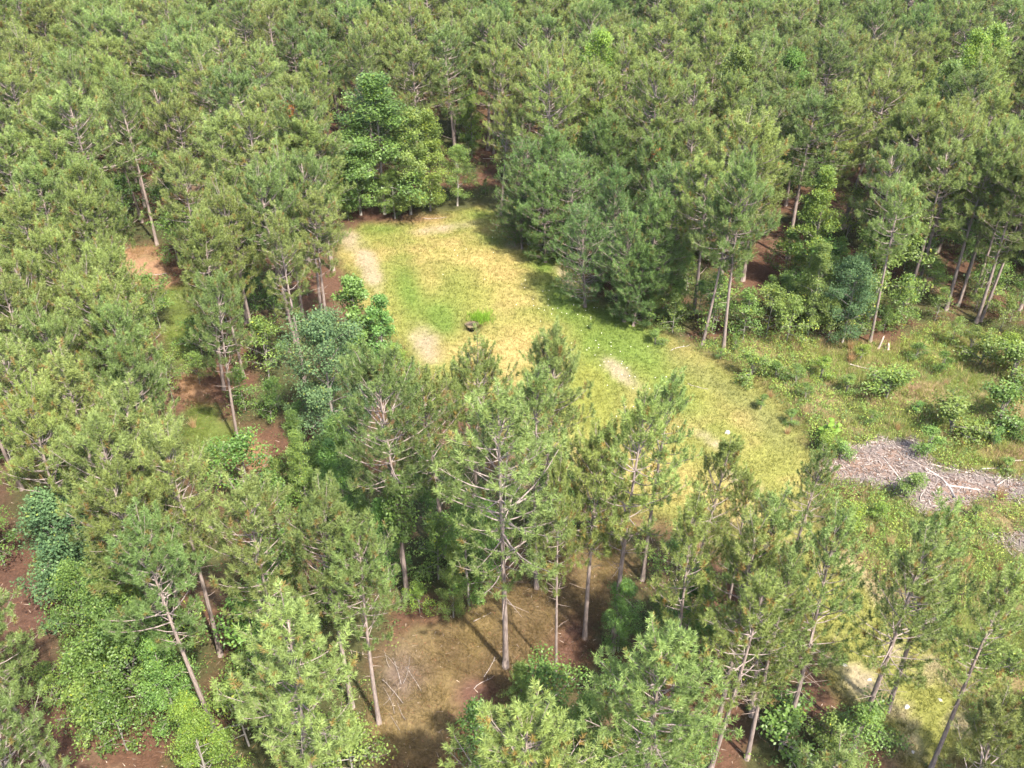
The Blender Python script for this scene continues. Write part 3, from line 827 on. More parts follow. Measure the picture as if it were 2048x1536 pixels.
# the rest of the planted stand, filling the woods between and beyond the trees placed above
FAR = []
cand = []
for gy in np.arange(18, 232, 5.7):
    for gx in np.arange(-110, 111, 5.7):
        cand.append((gx + R.normal() * .75, gy + R.normal() * .75))
KEEP_CLEAR = [np.array(q) for q in (TRAIL, TRAIL2, FRONT, LEFTFLOOR)]
cand = np.array(cand)
# sight lines the photograph shows open: pixel box, and how deep it is open
OPEN_VIEWS = [(655, 130, 930, 440, 112), (860, 60, 950, 300, 104), (1560, 300, 1780, 700, 84), (600, 60, 680, 330, 108), (1820, 380, 2048, 640, 92), (940, 260, 1010, 440, 112), (300, 480, 440, 960, 78)]
sdo = np.maximum(poly_sd(cand, CLEARING), poly_sd(cand, SCRUB))
sdk = np.maximum.reduce([poly_sd(cand, q) for q in KEEP_CLEAR])
for (x, y), so, sk in zip(cand, sdo, sdk):
    if so > -3.0 or sk > -.6:
        continue
    if y < (80 if x > -25 else 62) and abs(x) < .58 * y + 8:
        continue
    H = R.uniform(13.4, 17.8)
    u, v, dep = pix(x, y, H)
    u1, v1, _ = pix(x, y, H * .7)
    if any(a < u1 < c and b < v1 < d and y < yy for a, b, c, d, yy in OPEN_VIEWS):
        continue
    if not far_enough(x, y, 4.2 if y < 95 else 3.8):
        continue
    if dep < 14:
        continue
    inview = -120 < u < 2170 and -60 < v
    pts.append((x, y, H))
    FAR.append((dep if inview else 1e6, x, y, H, u, v))
FAR.sort()
n_near = 300 - len(PINE_OBJS)
for (dep, x, y, H, u, v) in FAR[:n_near]:
    o = place(PINES[R.integers(len(PINES))], 'pine_tree', x, y, H, R.uniform(1.1, 1.4))
    PINE_OBJS.append(o)
FAR = FAR[n_near:]

# pines past the nearest 300: one mass of stuff, instanced by geometry nodes
def build_far(name, items, variants, label, cat):
    src = bpy.data.collections.new('far_pine_sources')
    for i, p in enumerate(variants):
        for me in (p.tm, p.cm):
            pass
        o = bpy.data.objects.new('far_pine_source', None)
        t = p.tm; c = p.cm
        vt, vc = len(t.vertices), len(c.vertices)
        co = np.zeros((vt + vc) * 3, np.float32)
        t.vertices.foreach_get('co', co[:vt * 3]); c.vertices.foreach_get('co', co[vt * 3:])
        lt = np.zeros(len(t.loops), np.int32); t.loops.foreach_get('vertex_index', lt)
        lc = np.zeros(len(c.loops), np.int32); c.loops.foreach_get('vertex_index', lc)
        ptt = np.zeros(len(t.polygons), np.int32); t.polygons.foreach_get('loop_start', ptt)
        ptc = np.zeros(len(c.polygons), np.int32); c.polygons.foreach_get('loop_start', ptc)
        ca = np.zeros((vt + vc) * 4, np.float32)
        t.color_attributes['Col'].data.foreach_get('color', ca[:vt * 4]); c.color_attributes['Col'].data.foreach_get('color', ca[vt * 4:])
        me = bpy.data.meshes.new('far_pine')
        me.vertices.add(vt + vc); me.vertices.foreach_set('co', co)
        me.loops.add(len(lt) + len(lc)); me.loops.foreach_set('vertex_index', np.concatenate([lt, lc + vt]))
        me.polygons.add(len(ptt) + len(ptc)); me.polygons.foreach_set('loop_start', np.concatenate([ptt, ptc + len(lt)]))
        a = me.color_attributes.new('Col', 'FLOAT_COLOR', 'POINT'); a.data.foreach_set('color', ca)
        me.materials.append(M_BARK); me.materials.append(TREE_TONES[i % len(TREE_TONES)])
        me.polygons.foreach_set('material_index', np.concatenate([np.zeros(len(ptt)), np.ones(len(ptc))]).astype(np.int32))
        me.update(calc_edges=True)
        bpy.data.objects.remove(o)
        src.objects.link(bpy.data.objects.new('far_pine_source', me))
    n = len(items)
    me = bpy.data.meshes.new(name)
    me.vertices.add(n)
    it = np.array(items)
    z = ground_z(it[:, 1], it[:, 2])
    me.vertices.foreach_set('co', np.column_stack([it[:, 1], it[:, 2], z]).astype(np.float32).ravel())
    sc = me.attributes.new('tree_scale', 'FLOAT_VECTOR', 'POINT')
    s = it[:, 3] / 16.5
    w = s * R.uniform(1.35, 1.8, n)
    sc.data.foreach_set('vector', np.column_stack([w, w, s]).astype(np.float32).ravel())
    ro = me.attributes.new('tree_turn', 'FLOAT_VECTOR', 'POINT')
    ro.data.foreach_set('vector', np.column_stack([R.normal(size=n) * .02, R.normal(size=n) * .02, R.random(n) * 6.28]).astype(np.float32).ravel())
    ix = me.attributes.new('tree_kind', 'INT', 'POINT')
    ix.data.foreach_set('value', R.integers(0, len(variants), n).astype(np.int32))
    o = link(name, me)
    ng = bpy.data.node_groups.new('scatter_trees', 'GeometryNodeTree')
    ng.interface.new_socket('Geometry', in_out='INPUT', socket_type='NodeSocketGeometry')
    ng.interface.new_socket('Geometry', in_out='OUTPUT', socket_type='NodeSocketGeometry')
    N = ng.nodes.new
    gi, go = N('NodeGroupInput'), N('NodeGroupOutput')
    ip = N('GeometryNodeInstanceOnPoints')
    ci = N('GeometryNodeCollectionInfo'); ci.inputs['Collection'].default_value = src
    ci.inputs['Separate Children'].default_value = True
    ip.inputs['Pick Instance'].default_value = True
    def attr(nm, ty):
        a = N('GeometryNodeInputNamedAttribute'); a.data_type = ty; a.inputs['Name'].default_value = nm
        return next(q for q in a.outputs if q.enabled and q.name == 'Attribute')
    L = ng.links.new
    L(gi.outputs[0], ip.inputs['Points']); L(ci.outputs[0], ip.inputs['Instance'])
    L(attr('tree_kind', 'INT'), ip.inputs['Instance Index'])
    L(attr('tree_scale', 'FLOAT_VECTOR'), ip.inputs['Scale'])
    L(attr('tree_turn', 'FLOAT_VECTOR'), ip.inputs['Rotation'])
    L(ip.outputs[0], go.inputs[0])
    md = o.modifiers.new('scatter', 'NODES'); md.node_group = ng
    tag(o, label, cat, kind='stuff')
    return o
print('TRIS', sum(sum(len(p.vertices)-2 for p in me.polygons) if len(me.polygons)<0 else (len(me.loops)-2*len(me.polygons)) for me in bpy.data.meshes), 'nfar', len(FAR), 'hand', len(P_HAND), 'pine0', len(PINES[0].cm.polygons), len(PINES[0].tm.polygons), len(DENSE[0].cm.polygons), len(HARD[0].cm.polygons))
build_far('far_pine_forest', FAR, PINES[:6], 'dense mass of pines receding to the top of the photo', 'forest')

# ------------------------------------------------------------------ broad-leaved trees
HW = []
def add_hw(pl, u, v, H, name='broadleaf_tree', wide=1.0, mat=None, label=None, cat='tree', top=True):
    x, y = at(u, v, H if top else 0)
    o = place(pl, name, x, y, H, wide, mat)
    HW.append(o)
    tag(o, label, cat)
    pts.append((x, y, H))
    return o
add_hw(HARD[0], 768, 428, 16.3, wide=1.5, top=False, label='big rounded green sweetgum tree at the far edge of the clearing')
add_hw(HARD[3], 862, 422, 12, mat=M_LEAF_YELLOW, wide=1.1, top=False, label='yellowish green tree right of the big rounded tree at the clearing edge')
add_hw(HARD[1], 722, 430, 11.5, wide=1.25, top=False, label='green tree leaning on the left side of the big rounded sweetgum')
add_hw(HARD[1], 822, 428, 12.5, wide=1.15, top=False, label='green tree between the big rounded sweetgum and the yellowish one')
add_hw(HARD[2], 790, 436, 6, wide=1.3, top=False, label='low green tree in front of the big rounded sweetgum')
for (u, v, H, m, lab) in [(1960, 62, 18, M_LEAF_BRIGHT, 'light green broadleaf crown in the top right, left of a second one'), (2000, 48, 17.5, M_LEAF_YELLOW, 'yellowish broadleaf crown in the top right corner'), (1490, 92, 18, None, 'green broadleaf crown among the pines near the top, right of centre'),
                          (1205, 62, 18, M_LEAF_BRIGHT, 'bright broadleaf crown among the pines near the top centre'), (1595, 100, 17.5, M_LEAF_BLUE, 'blue green broadleaf crown among the pines at the top right'), (1900, 120, 17, None, 'green broadleaf crown below the two crowns in the top right')]:
    add_hw(HARD[1], u, v, H, wide=.85, mat=m, label=lab)
add_hw(HARD[1], 695, 425, 5.5, mat=M_LEAF_BRIGHT, wide=1.2, top=False, label='low bright green tree at the left foot of the big rounded tree')
add_hw(HARD[2], 915, 412, 7.5, wide=1.1, top=False, label='dull green tree at the end of the clearing, left of the dark gap')
add_hw(HARD[1], 1196, 196, 13, mat=M_LEAF_BRIGHT, wide=.8, label='bright green broadleaf tree rising behind the dark young pines')
add_hw(HARD[3], 1093, 236, 10, mat=M_LEAF_BRIGHT, wide=.7, label='slim light green tree behind the left end of the dark young pines')
add_hw(HARD[2], 940, 180, 9, mat=M_LEAF_BRIGHT, wide=.8, label='small pale green tree in the dark gap beyond the clearing')
add_hw(HARD[3], 1735, 650, 14, wide=1.3, top=False, label='tall green broadleaf tree among the pines at the right edge')
add_hw(HARD[3], 1610, 590, 13.5, wide=1.0, mat=M_LEAF_YELLOW, top=False, label='slender yellowish tree left of the tall broadleaf at the right edge')
add_hw(FINE[0], 1685, 685, 8.5, wide=.85, top=False, label='blue green fine leaved tree standing over the scrub at the right')
add_hw(HARD[1], 1615, 672, 9.5, mat=M_LEAF, wide=.85, top=False, label='dark leafy column of a tree left of the blue green one')
add_hw(FINE[0], 640, 640, 11.5, wide=.95, label='large blue green oak crown in the middle of the photo')
add_hw(FINE[1], 85, 985, 10.5, wide=1.0, label='blue green tree at the left edge above the bare floor')
add_hw(DROOP, 705, 545, 9, wide=.95, label='bright tree with drooping leaves by the bare patch of the clearing')
add_hw(DROOP, 750, 595, 7.5, wide=.9, label='smaller drooping leaved tree touching the clearing edge')
add_hw(HARD[2], 790, 690, 5.5, mat=M_LEAF_BRIGHT, label='low yellow green tree at the near left corner of the clearing')
add_hw(HARD[0], 190, 1140, 11.5, wide=1.0, mat=None, label='broad bright green maple at the lower left')
add_hw(HARD[2], 130, 1120, 10, wide=.7, mat=M_LEAF, label='green tree on the left flank of the broad maple')
add_hw(HARD[1], 300, 1270, 8, wide=.85, mat=M_LEAF_DARK, label='dark leafy tree below the broad maple at lower left')
add_hw(HARD[1], 370, 1405, 8, wide=.85, mat=M_LEAF_BRIGHT, label='vivid yellow green small tree at the bottom left')
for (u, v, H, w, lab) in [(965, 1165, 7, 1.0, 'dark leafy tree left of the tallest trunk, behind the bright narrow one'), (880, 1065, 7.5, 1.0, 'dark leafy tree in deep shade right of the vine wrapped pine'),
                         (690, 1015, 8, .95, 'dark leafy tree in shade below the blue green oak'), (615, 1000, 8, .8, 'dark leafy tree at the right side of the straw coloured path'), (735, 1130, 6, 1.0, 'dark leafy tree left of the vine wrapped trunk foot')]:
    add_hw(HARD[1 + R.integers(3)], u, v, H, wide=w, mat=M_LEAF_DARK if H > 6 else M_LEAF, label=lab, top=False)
add_hw(HARD[3], 650, 880, 9, wide=.8, mat=M_LEAF_DARK, label='dark leafy tree between the oak and the vine wrapped pine')
add_hw(HARD[3], 590, 860, 9, wide=.65, label='green leafy column under the leaning pine at centre left')
add_hw(HARD[3], 908, 1238, 6.5, wide=.75, top=False, label='bright narrow leafy tree beside the bare orange strip')
add_hw(HARD[1], 930, 1000, 9, wide=.8, mat=M_LEAF_DARK, label='dark broadleaf tree behind the bright narrow one')
add_hw(HARD[1], 760, 1000, 8, wide=.75, mat=M_LEAF_DARK, label='dark broadleaf tree around the foot of the vine wrapped pine')
add_hw(HARD[2], 1045, 1325, 5, wide=.75, mat=M_LEAF, label='light green sapling at the foot of the tallest foreground pine')
add_hw(HARD[1], 1250, 1160, 6, wide=.9, mat=M_LEAF_DARK, label='dark green tree around the blackish trunk right of the straw floor')
add_hw(HARD[1], 1180, 1380, 6.5, wide=1.0, label='green tree at the bottom right of the straw floor')
add_hw(HARD[0], 1400, 1130, 9, wide=.9, mat=M_LEAF_DARK, label='deep green broadleaf tree under the pines right of centre')
add_hw(HARD[1], 1260, 1440, 7, wide=1.1, mat=M_LEAF_DARK, label='dark leafy tree at the bottom edge right of centre')
add_hw(HARD[2], 1380, 1440, 6, wide=1.1, mat=M_LEAF_DARK, label='dark leafy tree under the bottom right pine trunk')

# understorey saplings in the shade of the stand
US = []
tries = 0
while len(US) < 268 and tries < 6000:
    tries += 1
    u, v = R.uniform(-40, 2090), (R.uniform(120, 760) if R.random() < .55 else R.uniform(120, 1560))
    x, y = at(u, v, 0)
    P = np.array([[x, y]])
    so = max(poly_sd(P, CLEARING)[0], poly_sd(P, SCRUB)[0])
    if so > -1.0 or max(poly_sd(P, q)[0] for q in KEEP_CLEAR) > .2 or y > 125:
        continue
    if not far_enough(x, y, 1.5):
        continue
    H = R.uniform(2.6, 6.5) if so < -6 else R.uniform(1.8, 4.5)
    o = place(UNDER[R.integers(3)], 'sapling', x, y, H, R.uniform(.85, 1.25), M_LEAF if R.random() < .35 else None, parts=False)
    US.append((o, u, v, H))
    pts.append((x, y, H))
for (u, v, H) in [(840, 1230, 2.4), (250, 420, 4), (235, 460, 3.5), (25, 930, 4), (10, 1130, 4), (110, 1400, 3), (60, 1380, 2.5), (200, 1470, 3), (500, 1330, 4), (560, 1010, 4), (400, 770, 3),
                  (1840, 600, 4.5), (1870, 640, 3.5), (1950, 620, 2.5), (2000, 660, 3.5), (1900, 690, 3), (2040, 700, 3.5), (1800, 640, 3.5), (1740, 620, 4), (1600, 640, 4), (1300, 652, 3), (1345, 668, 4), (1250, 618, 3), (1485, 680, 5), (1530, 678, 5), (1572, 688, 4.5), (1655, 682, 4), (1712, 668, 5), (1795, 645, 5), (1425, 662, 6), (1200, 575, 3), (1130, 510, 3), (1490, 670, 2.4), (1550, 660, 3), (1660, 650, 3.5)]:
    x, y = at(u, v, 0)
    o = place(UNDER[R.integers(3)], 'sapling', x, y, H, R.uniform(1.0, 1.3), M_LEAF_BRIGHT if (u, v) == (840, 1230) else M_LEAF, parts=False)
    US.append((o, u, v, H))

# bushes of the scrub: (x, y) of the foot, height, tint
BU = []
for (u, v, H, mat) in [(1850, 915, 2.2, M_LEAF), (1815, 1000, 2.0, M_LEAF), (1880, 745, 1.8, M_LEAF_BLUE), (1900, 870, 2.3, M_LEAF), (1995, 850, 2.6, M_LEAF), (1770, 800, 2.2, M_LEAF), (1690, 790, 1.6, M_LEAF),
                       (1640, 760, 1.8, M_LEAF_BRIGHT), (1590, 770, 1.6, M_LEAF), (1550, 760, 1.5, M_LEAF_DARK), (1500, 760, 1.9, M_LEAF), (1520, 820, 1.2, M_LEAF_DARK), (1580, 850, 1.2, M_LEAF), (1650, 905, 1.3, M_LEAF_BRIGHT),
                       (1680, 920, 1.2, M_LEAF), (1960, 730, 2.2, M_LEAF), (2020, 760, 2.6, M_LEAF), (2010, 720, 2.2, M_LEAF_BRIGHT), (1940, 700, 2.0, M_LEAF), (1830, 720, 1.5, M_LEAF), (1720, 720, 1.3, M_LEAF_BRIGHT),
                       (1985, 890, 1.0, M_LEAF_DARK), (2010, 945, 1.0, M_LEAF), (1760, 1040, 1.2, M_LEAF_BRIGHT), (1700, 1060, 1.3, M_LEAF_BRIGHT), (1860, 1060, .9, M_LEAF), (1945, 1040, 1.0, M_LEAF), (2030, 880, 1.4, M_LEAF),
                       (1310, 690, 1.1, M_LEAF), (1180, 660, .5, M_LEAF_DARK), (1440, 720, .9, M_LEAF), (2020, 1350, 1.4, M_LEAF), (1960, 1300, 1.0, M_LEAF), (1880, 1260, .9, M_LEAF_DARK), (1650, 1500, 2.2, M_LEAF), (1740, 1470, 1.8, M_LEAF),
                       (1560, 1500, 2.4, M_LEAF_DARK), (700, 420, 1.6, M_LEAF_BRIGHT), (790, 430, 1.4, M_LEAF), (640, 480, 1.2, M_LEAF), (1470, 700, 1.2, M_LEAF), (1610, 800, 1.3, M_LEAF_DARK), (1740, 850, 1.1, M_LEAF), (1830, 830, 1.0, M_LEAF_DARK)]:
    H *= 1.15
    x, y = at(u, v, 0)
    o = place(BUSH[R.integers(3)], 'bush', x, y, H, R.uniform(1.1, 1.5), mat)
    BU.append((o, u, v, H, mat))

# ------------------------------------------------------------------ weeds of the scrub and woodland edge (stuff)
def leafy_weeds(name, P, h, col, label, per=16, ls=.14):
    n = len(P)
    if n == 0:
        return
    Z = ground_z(P[:, 0], P[:, 1])
    pos = np.repeat(np.column_stack([P, Z]), per, 0)
    hh = np.repeat(h, per)
    g = R.normal(size=(n * per, 3))
    t = R.random(n * per) ** .7
    pos[:, :2] += g[:, :2] * (.16 + .22 * (1 - t))[:, None] * (.4 + hh)[:, None]
    pos[:, 2] += hh * t
    nrm = g * .6 + np.array((0, 0, .9))
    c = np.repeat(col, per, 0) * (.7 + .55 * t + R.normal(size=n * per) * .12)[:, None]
    mb = MB()
    leaf_quads(mb, pos, nrm, ls * R.uniform(.6, 1.3, n * per), c, .55)
    tag(link(name, mb.mesh(name, M_GRASS)), label, 'weeds', kind='stuff')

def build_weeds():
    P = scatter(SCRUB, 5.2, 1)
    c, mk = ground_colour(P)
    dens = N1(P[:, 0], P[:, 1], 5.0)
    keep = (mk['sc'] > .3) & (R.random(len(P)) < sstep(.36, .6, dens))
    P = P[keep]
    n = len(P)
    h = R.uniform(.3, 1.0, n) * (.6 + .9 * N2(P[:, 0], P[:, 1], 3))
    k = R.random(n)
    col = np.where((k < .5)[:, None], np.array((.130, .200, .042)), np.where((k < .8)[:, None], np.array((.200, .240, .050)), np.array((.085, .140, .045))))
    leafy_weeds('scrub_weeds', P, h, col, 'knee high leafy weeds growing through the cut area')
    # edge of the clearing and floor of the woods
    q = np.column_stack([R.uniform(-66, 66, 11000), R.uniform(20, 128, 11000)])
    sd = np.maximum(poly_sd(q, CLEARING), poly_sd(q, SCRUB))
    dens = N4(q[:, 0], q[:, 1], 6.0)
    fl = np.maximum.reduce([poly_sd(q, z) for z in KEEP_CLEAR])
    q = q[(sd < .5) & (dens > .44) & (fl < .3)]
    n = len(q)
    leafy_weeds('woodland_weeds', q, R.uniform(.25, .9, n), np.where((R.random(n) < .7)[:, None], np.array((.055, .100, .028)), np.array((.12, .17, .04))), 'low green undergrowth on the shaded forest floor')
build_weeds()

# ------------------------------------------------------------------ tan grass clumps of the scrub
def clump_mesh(key, n, h, col, w):
    a = R.random(n) * 6.28
    base = np.stack([np.cos(a), np.sin(a), 0 * a], -1) * (R.random(n) * .16)[:, None]
    hh = h * R.uniform(.55, 1.05, n)
    ln = np.abs(R.normal(size=n)) * .28
    tip = base + np.stack([np.cos(a) * ln * hh, np.sin(a) * ln * hh, hh], -1)
    v, f = blades(base, tip, np.full(n, w))
    cc = np.array(col) * R.uniform(.7, 1.25, (n, 1))
    mb = MB(); mb.add(v, f, np.repeat(cc, 3, 0))
    return mb.mesh(key, M_GRASS)
TAN = [clump_mesh('tan_clump%d' % i, 90, 1.1, c, .022) for i, c in enumerate([(.36, .25, .13), (.40, .29, .16), (.34, .22, .11)])]
CL = []
for (u, v) in [(1574, 868), (1795, 862), (1925, 895), (1890, 770), (1560, 745), (1700, 725), (1760, 750), (1610, 830), (1540, 795), (1700, 700), (1640, 720), (1995, 1000), (1905, 1080), (1860, 1040), (1780, 1090), (1820, 1120), (1740, 1075), (1960, 1100), (1690, 1040), (1735, 790), (1840, 700), (1980, 700),
               (1500, 720), (1590, 705), (1660, 850), (1880, 1110), (1930, 1140), (2000, 1140), (1850, 1180), (1720, 1120), (250, 512), (268, 505), (405, 735), (420, 725), (388, 855), (520, 930), (540, 945)]:
    x, y = at(u, v, 0)
    o = link('grass_clump', TAN[R.integers(3)])
    o.location = (x, y, float(ground_z(np.array(x), np.array(y))) - .02)
    k = R.uniform(.8, 1.3)
    o.scale = (k * 1.1, k * 1.1, k)
    o.rotation_euler = (R.normal() * .08, R.normal() * .08, R.random() * 6.28)
    CL.append((o, u, v))

# ------------------------------------------------------------------ logging debris
def branch_mesh(key, L, r, crook=.05, twigs=0):
    k = np.linspace(-.5, .5, 6)
    p = np.stack([k * L, np.cumsum(R.normal(size=6)) * crook * L * .4, np.cumsum(R.normal(size=6)) * crook * L * .12], -1)
    p -= p.mean(0)
    mb = MB()
    mb.tube(p, r * (1 - .55 * (k + .5)), 6, (1, 1, 1))
    for i in range(twigs):
        s = R.uniform(-.1, .45)
        q = np.array([np.interp(s, k, p[:, j]) for j in range(3)])
        d = np.array((R.uniform(.3, .8), R.choice([-1, 1]) * R.uniform(.3, .8), R.uniform(-.05, .25))) * L * .22
        mb.tube([q, q + d * .55, q + d], [r * .5, r * .38, r * .15], 4, (1, 1, 1))
    return mb.mesh(key, M_DEADWOOD, smooth=True)
def pile_mesh(i):
    me = LOGS[i].copy()
    a = me.color_attributes['Col']
    c = np.zeros(len(me.vertices) * 4, np.float32); a.data.foreach_get('color', c)
    c = c.reshape(-1, 4); c[:, :3] *= .8; a.data.foreach_set('color', c.ravel())
    return me
LOGS = [branch_mesh('fallen%d' % i, 1.0, r, c, t) for i, (r, c, t) in enumerate([(.030, .05, 0), (.022, .09, 1), (.026, .12, 2), (.016, .12, 1), (.034, .03, 0)])]
PILE = [pile_mesh(i) for i in range(5)]
FB = []
def lay(u, v, L, deg, label=None, pick=None, thick=1.0, lift=.04, tilt=0.0):
    """a fallen branch; deg is its direction on the ground, 0 = across the picture"""
    x, y = at(u, v, 0)
    o = link('fallen_branch', LOGS[R.integers(5) if pick is None else pick])
    o.scale = (L, L * .8 * thick, L * .8 * thick)
    o.rotation_euler = (R.random() * .4, tilt, math.radians(deg))
    o.location = (x, y, float(ground_z(np.array(x), np.array(y))) + lift + abs(math.sin(tilt)) * L * .5)
    FB.append((o, u, v, L, label))
    return o
lay(1787, 945, 3.6, 98, 'straight pale pole pointing away on the grey chip patch', 0)
lay(1865, 955, 5.2, 108, 'long dark thin pole lying across the chip patch below the round bush', 3, 1.5)
lay(1725, 918, 1.6, -12, 'short pale stick at the left end of the chip patch', 0)
lay(1835, 915, 2.2, -60, 'pale stick leaning from the round bush on the chips', 1)
lay(1850, 965, 1.9, -50, 'forked pale branch in the middle of the chips', 2)
lay(1900, 940, 2.8, -22, 'long pale pole along the upper rim of the chips', 0)
lay(1925, 978, 2.4, -12, 'thick pale log at the lower right of the chips', 4, 1.6)
lay(1845, 990, 2.0, 60, 'dark stick slanting beside the lower bush on the chips', 1)
lay(2010, 962, 2.4, 35, 'pale pole rising to the right at the end of the chips', 0)
lay(1705, 955, 1.8, 130, 'grey stick at the lower left of the chip patch', 1)
lay(1985, 940, 1.8, 5, 'pale log lying flat at the right end of the chips', 4, 1.4)
lay(2035, 925, 2.0, 4, 'pale log half hidden in grass above the chips at the right edge', 4, 1.5)
lay(1730, 738, 2.6, -28, 'long pale pole in the scrub behind the chip patch', 0)
lay(1745, 745, 2.8, -26, 'second pale pole lying parallel in the scrub', 0)
lay(1738, 729, 2.0, -20, 'short pole above the pair of parallel poles in the scrub', 1)
lay(1742, 688, 1.8, -25, 'pale stick beside the stubs at the forest edge', 1)
lay(1690, 700, 1.4, 10, 'pale stick in dry grass left of the stubs', 2)
lay(1360, 697, 2.2, 30, 'pale branch lying at the foot of the two edge pines', 1)
lay(1087, 510, 1.8, -25, 'pale branch at the right rim of the clearing under the dark pines', 1)
lay(870, 437, 2.6, 3, 'thin pale branch along the far rim of the clearing', 3)
lay(985, 318, 2.6, 5, 'pale fallen branch in the dark gap beyond the clearing', 2)
lay(965, 1238, 1.3, 32, 'short bare stick left of the tallest foreground trunk', 0)
lay(1395, 775, 1.8, -30, 'thin stick in the grass right of the clearing', 3)
lay(980, 1335, 1.6, 70, 'forked grey branch against the foot of the tallest pine', 2)
lay(968, 1365, 1.5, 40, 'grey stick on the bare soil below the tallest pine', 1)
lay(312, 548, 2.2, 15, 'dead branch at the foot of the tall trunk by the left path', 2)
lay(498, 878, 2.2, 5, 'grey branch lying right of the leaning trunk by the path', 1)
lay(482, 905, 2.0, 70, 'thin stick standing out on the straw right of the path', 3)
lay(735, 610, 1.6, 60, 'pale stick at the bare patch beside the drooping tree', 0)
for i in range(16):
    o = lay(795 + R.normal() * 20, 1350 + R.normal() * 30, R.uniform(1.2, 2.4), 112 + R.normal() * 14, 'grey stick in the brush pile among dry grass at the bottom centre', R.integers(4), .6, .03 + .012 * i)
    o.data = PILE[LOGS.index(o.data)]
    o['group'] = 'sticks of the brush pile'
for i in range(30):
    u, v = R.uniform(1650, 2047), R.uniform(890, 1005)
    if poly_sd(np.array([at(u, v)]), CHIPS)[0] > .3:
        o = lay(u, v, R.uniform(.6, 1.3), R.uniform(0, 180), 'small pale stick strewn over the grey wood chips', R.integers(5), 1.0)
        o['group'] = 'small sticks on the wood chips'

def build_chips():
    mb = MB()
    for poly, d in ((CHIPS, 34), (CHIPS2, 30)):
        P = scatter(poly, d, .8)
        P = P[poly_sd(P, poly) + (N3(P[:, 0], P[:, 1], 1.3) - .5) * 1.2 > -.2]
        n = len(P)
        a = R.random(n) * 6.28
        L = R.uniform(.06, .34, n) * R.choice([1, 1, 2.0], n)
        w = R.uniform(.025, .07, n)
        z = ground_z(P[:, 0], P[:, 1]) + R.uniform(.01, .07, n)
        ctr = np.column_stack([P, z])
        d1 = np.stack([np.cos(a), np.sin(a), R.normal(size=n) * .15], -1) * (L / 2)[:, None]
        d2 = np.stack([-np.sin(a), np.cos(a), R.normal(size=n) * .25], -1) * (w / 2)[:, None]
        up = np.array((0, 0, .018))
        top = [ctr - d1 - d2 + up, ctr + d1 - d2 + up, ctr + d1 + d2 + up, ctr - d1 + d2 + up]
        bot = [p - 2 * up for p in top]
        v = np.stack(top + bot, 1).reshape(-1, 3)
        k = np.arange(n)[:, None, None] * 8
        f = (k + np.array([(0, 1, 2, 3), (0, 4, 5, 1), (1, 5, 6, 2), (2, 6, 7, 3), (3, 7, 4, 0)])[None]).reshape(-1, 4)
        tone = R.choice([0, 1, 2], n, p=[.5, .35, .15])
        c = np.array([(.20, .165, .15), (.31, .265, .235), (.15, .095, .068)])[tone] * R.uniform(.7, 1.25, (n, 1))
        mb.add(v, f, np.repeat(c, 8, 0))
    tag(link('wood_chips', mb.mesh('wood_chips', M_GRASS)), 'grey shredded wood chips left on the cut ground', 'wood chips', kind='stuff')
build_chips()

# needles and twigs on the bare floor between the foreground trunks
def build_litter():
    q = np.column_stack([R.uniform(-40, 30, 16000), R.uniform(18, 75, 16000)])
    sd = np.maximum(poly_sd(q, CLEARING), poly_sd(q, SCRUB))
    q = q[sd < -.5]
    n = len(q)
    a = R.random(n) * 6.28
    L = R.uniform(.08, .45, n)
    z = ground_z(q[:, 0], q[:, 1]) + .015
    b = np.column_stack([q, z]); e = b + np.stack([np.cos(a) * L, np.sin(a) * L, R.uniform(0, .06, n)], -1)
    v, f = blades(b, e, R.uniform(.02, .05, n), np.stack([-np.sin(a), np.cos(a), 0 * a], -1))
    c = np.where((R.random(n) < .25)[:, None], np.array((.36, .29, .23)), np.array((.17, .085, .05))) * R.uniform(.6, 1.3, (n, 1))
    mb = MB(); mb.add(v, f, np.repeat(c, 3, 0))
    tag(link('needle_litter', mb.mesh('needle_litter', M_DEAD)), 'fallen brown needles and twigs on the forest floor', 'litter', kind='stuff')
build_litter()

# ------------------------------------------------------------------ stubs, stones, flowers, burrow
def stub(u, v, H, r, lean, label):
    x, y = at(u, v, 0)
    mb = MB()
    z = np.linspace(-.1, H, 5)
    mb.tube(np.stack([z * lean, z * 0, z], -1), r * np.array((1.5, 1.05, .95, .85, .6)), 8, (1.25, 1.2, 1.15))
    for k in range(4):                                             # splintered top
        a = k * 1.57 + .3
        b = np.array((H * lean + math.cos(a) * r * .4, math.sin(a) * r * .4, H - .05))
        mb.tube([b, b + np.array((math.cos(a) * .02, math.sin(a) * .02, R.uniform(.1, .3)))], [r * .35, r * .05], 4, (1.4, 1.3, 1.2))
    o = link('broken_stump', mb.mesh('broken_stump', M_DEADWOOD, smooth=True))
    o.location = (x, y, float(ground_z(np.array(x), np.array(y))))
    tag(o, label, 'stump')
stub(1757, 697, 1.2, .09, .16, 'taller pale broken stub at the forest edge above the scrub')
stub(1776, 699, .6, .10, -.1, 'short pale broken stub right of the taller one')

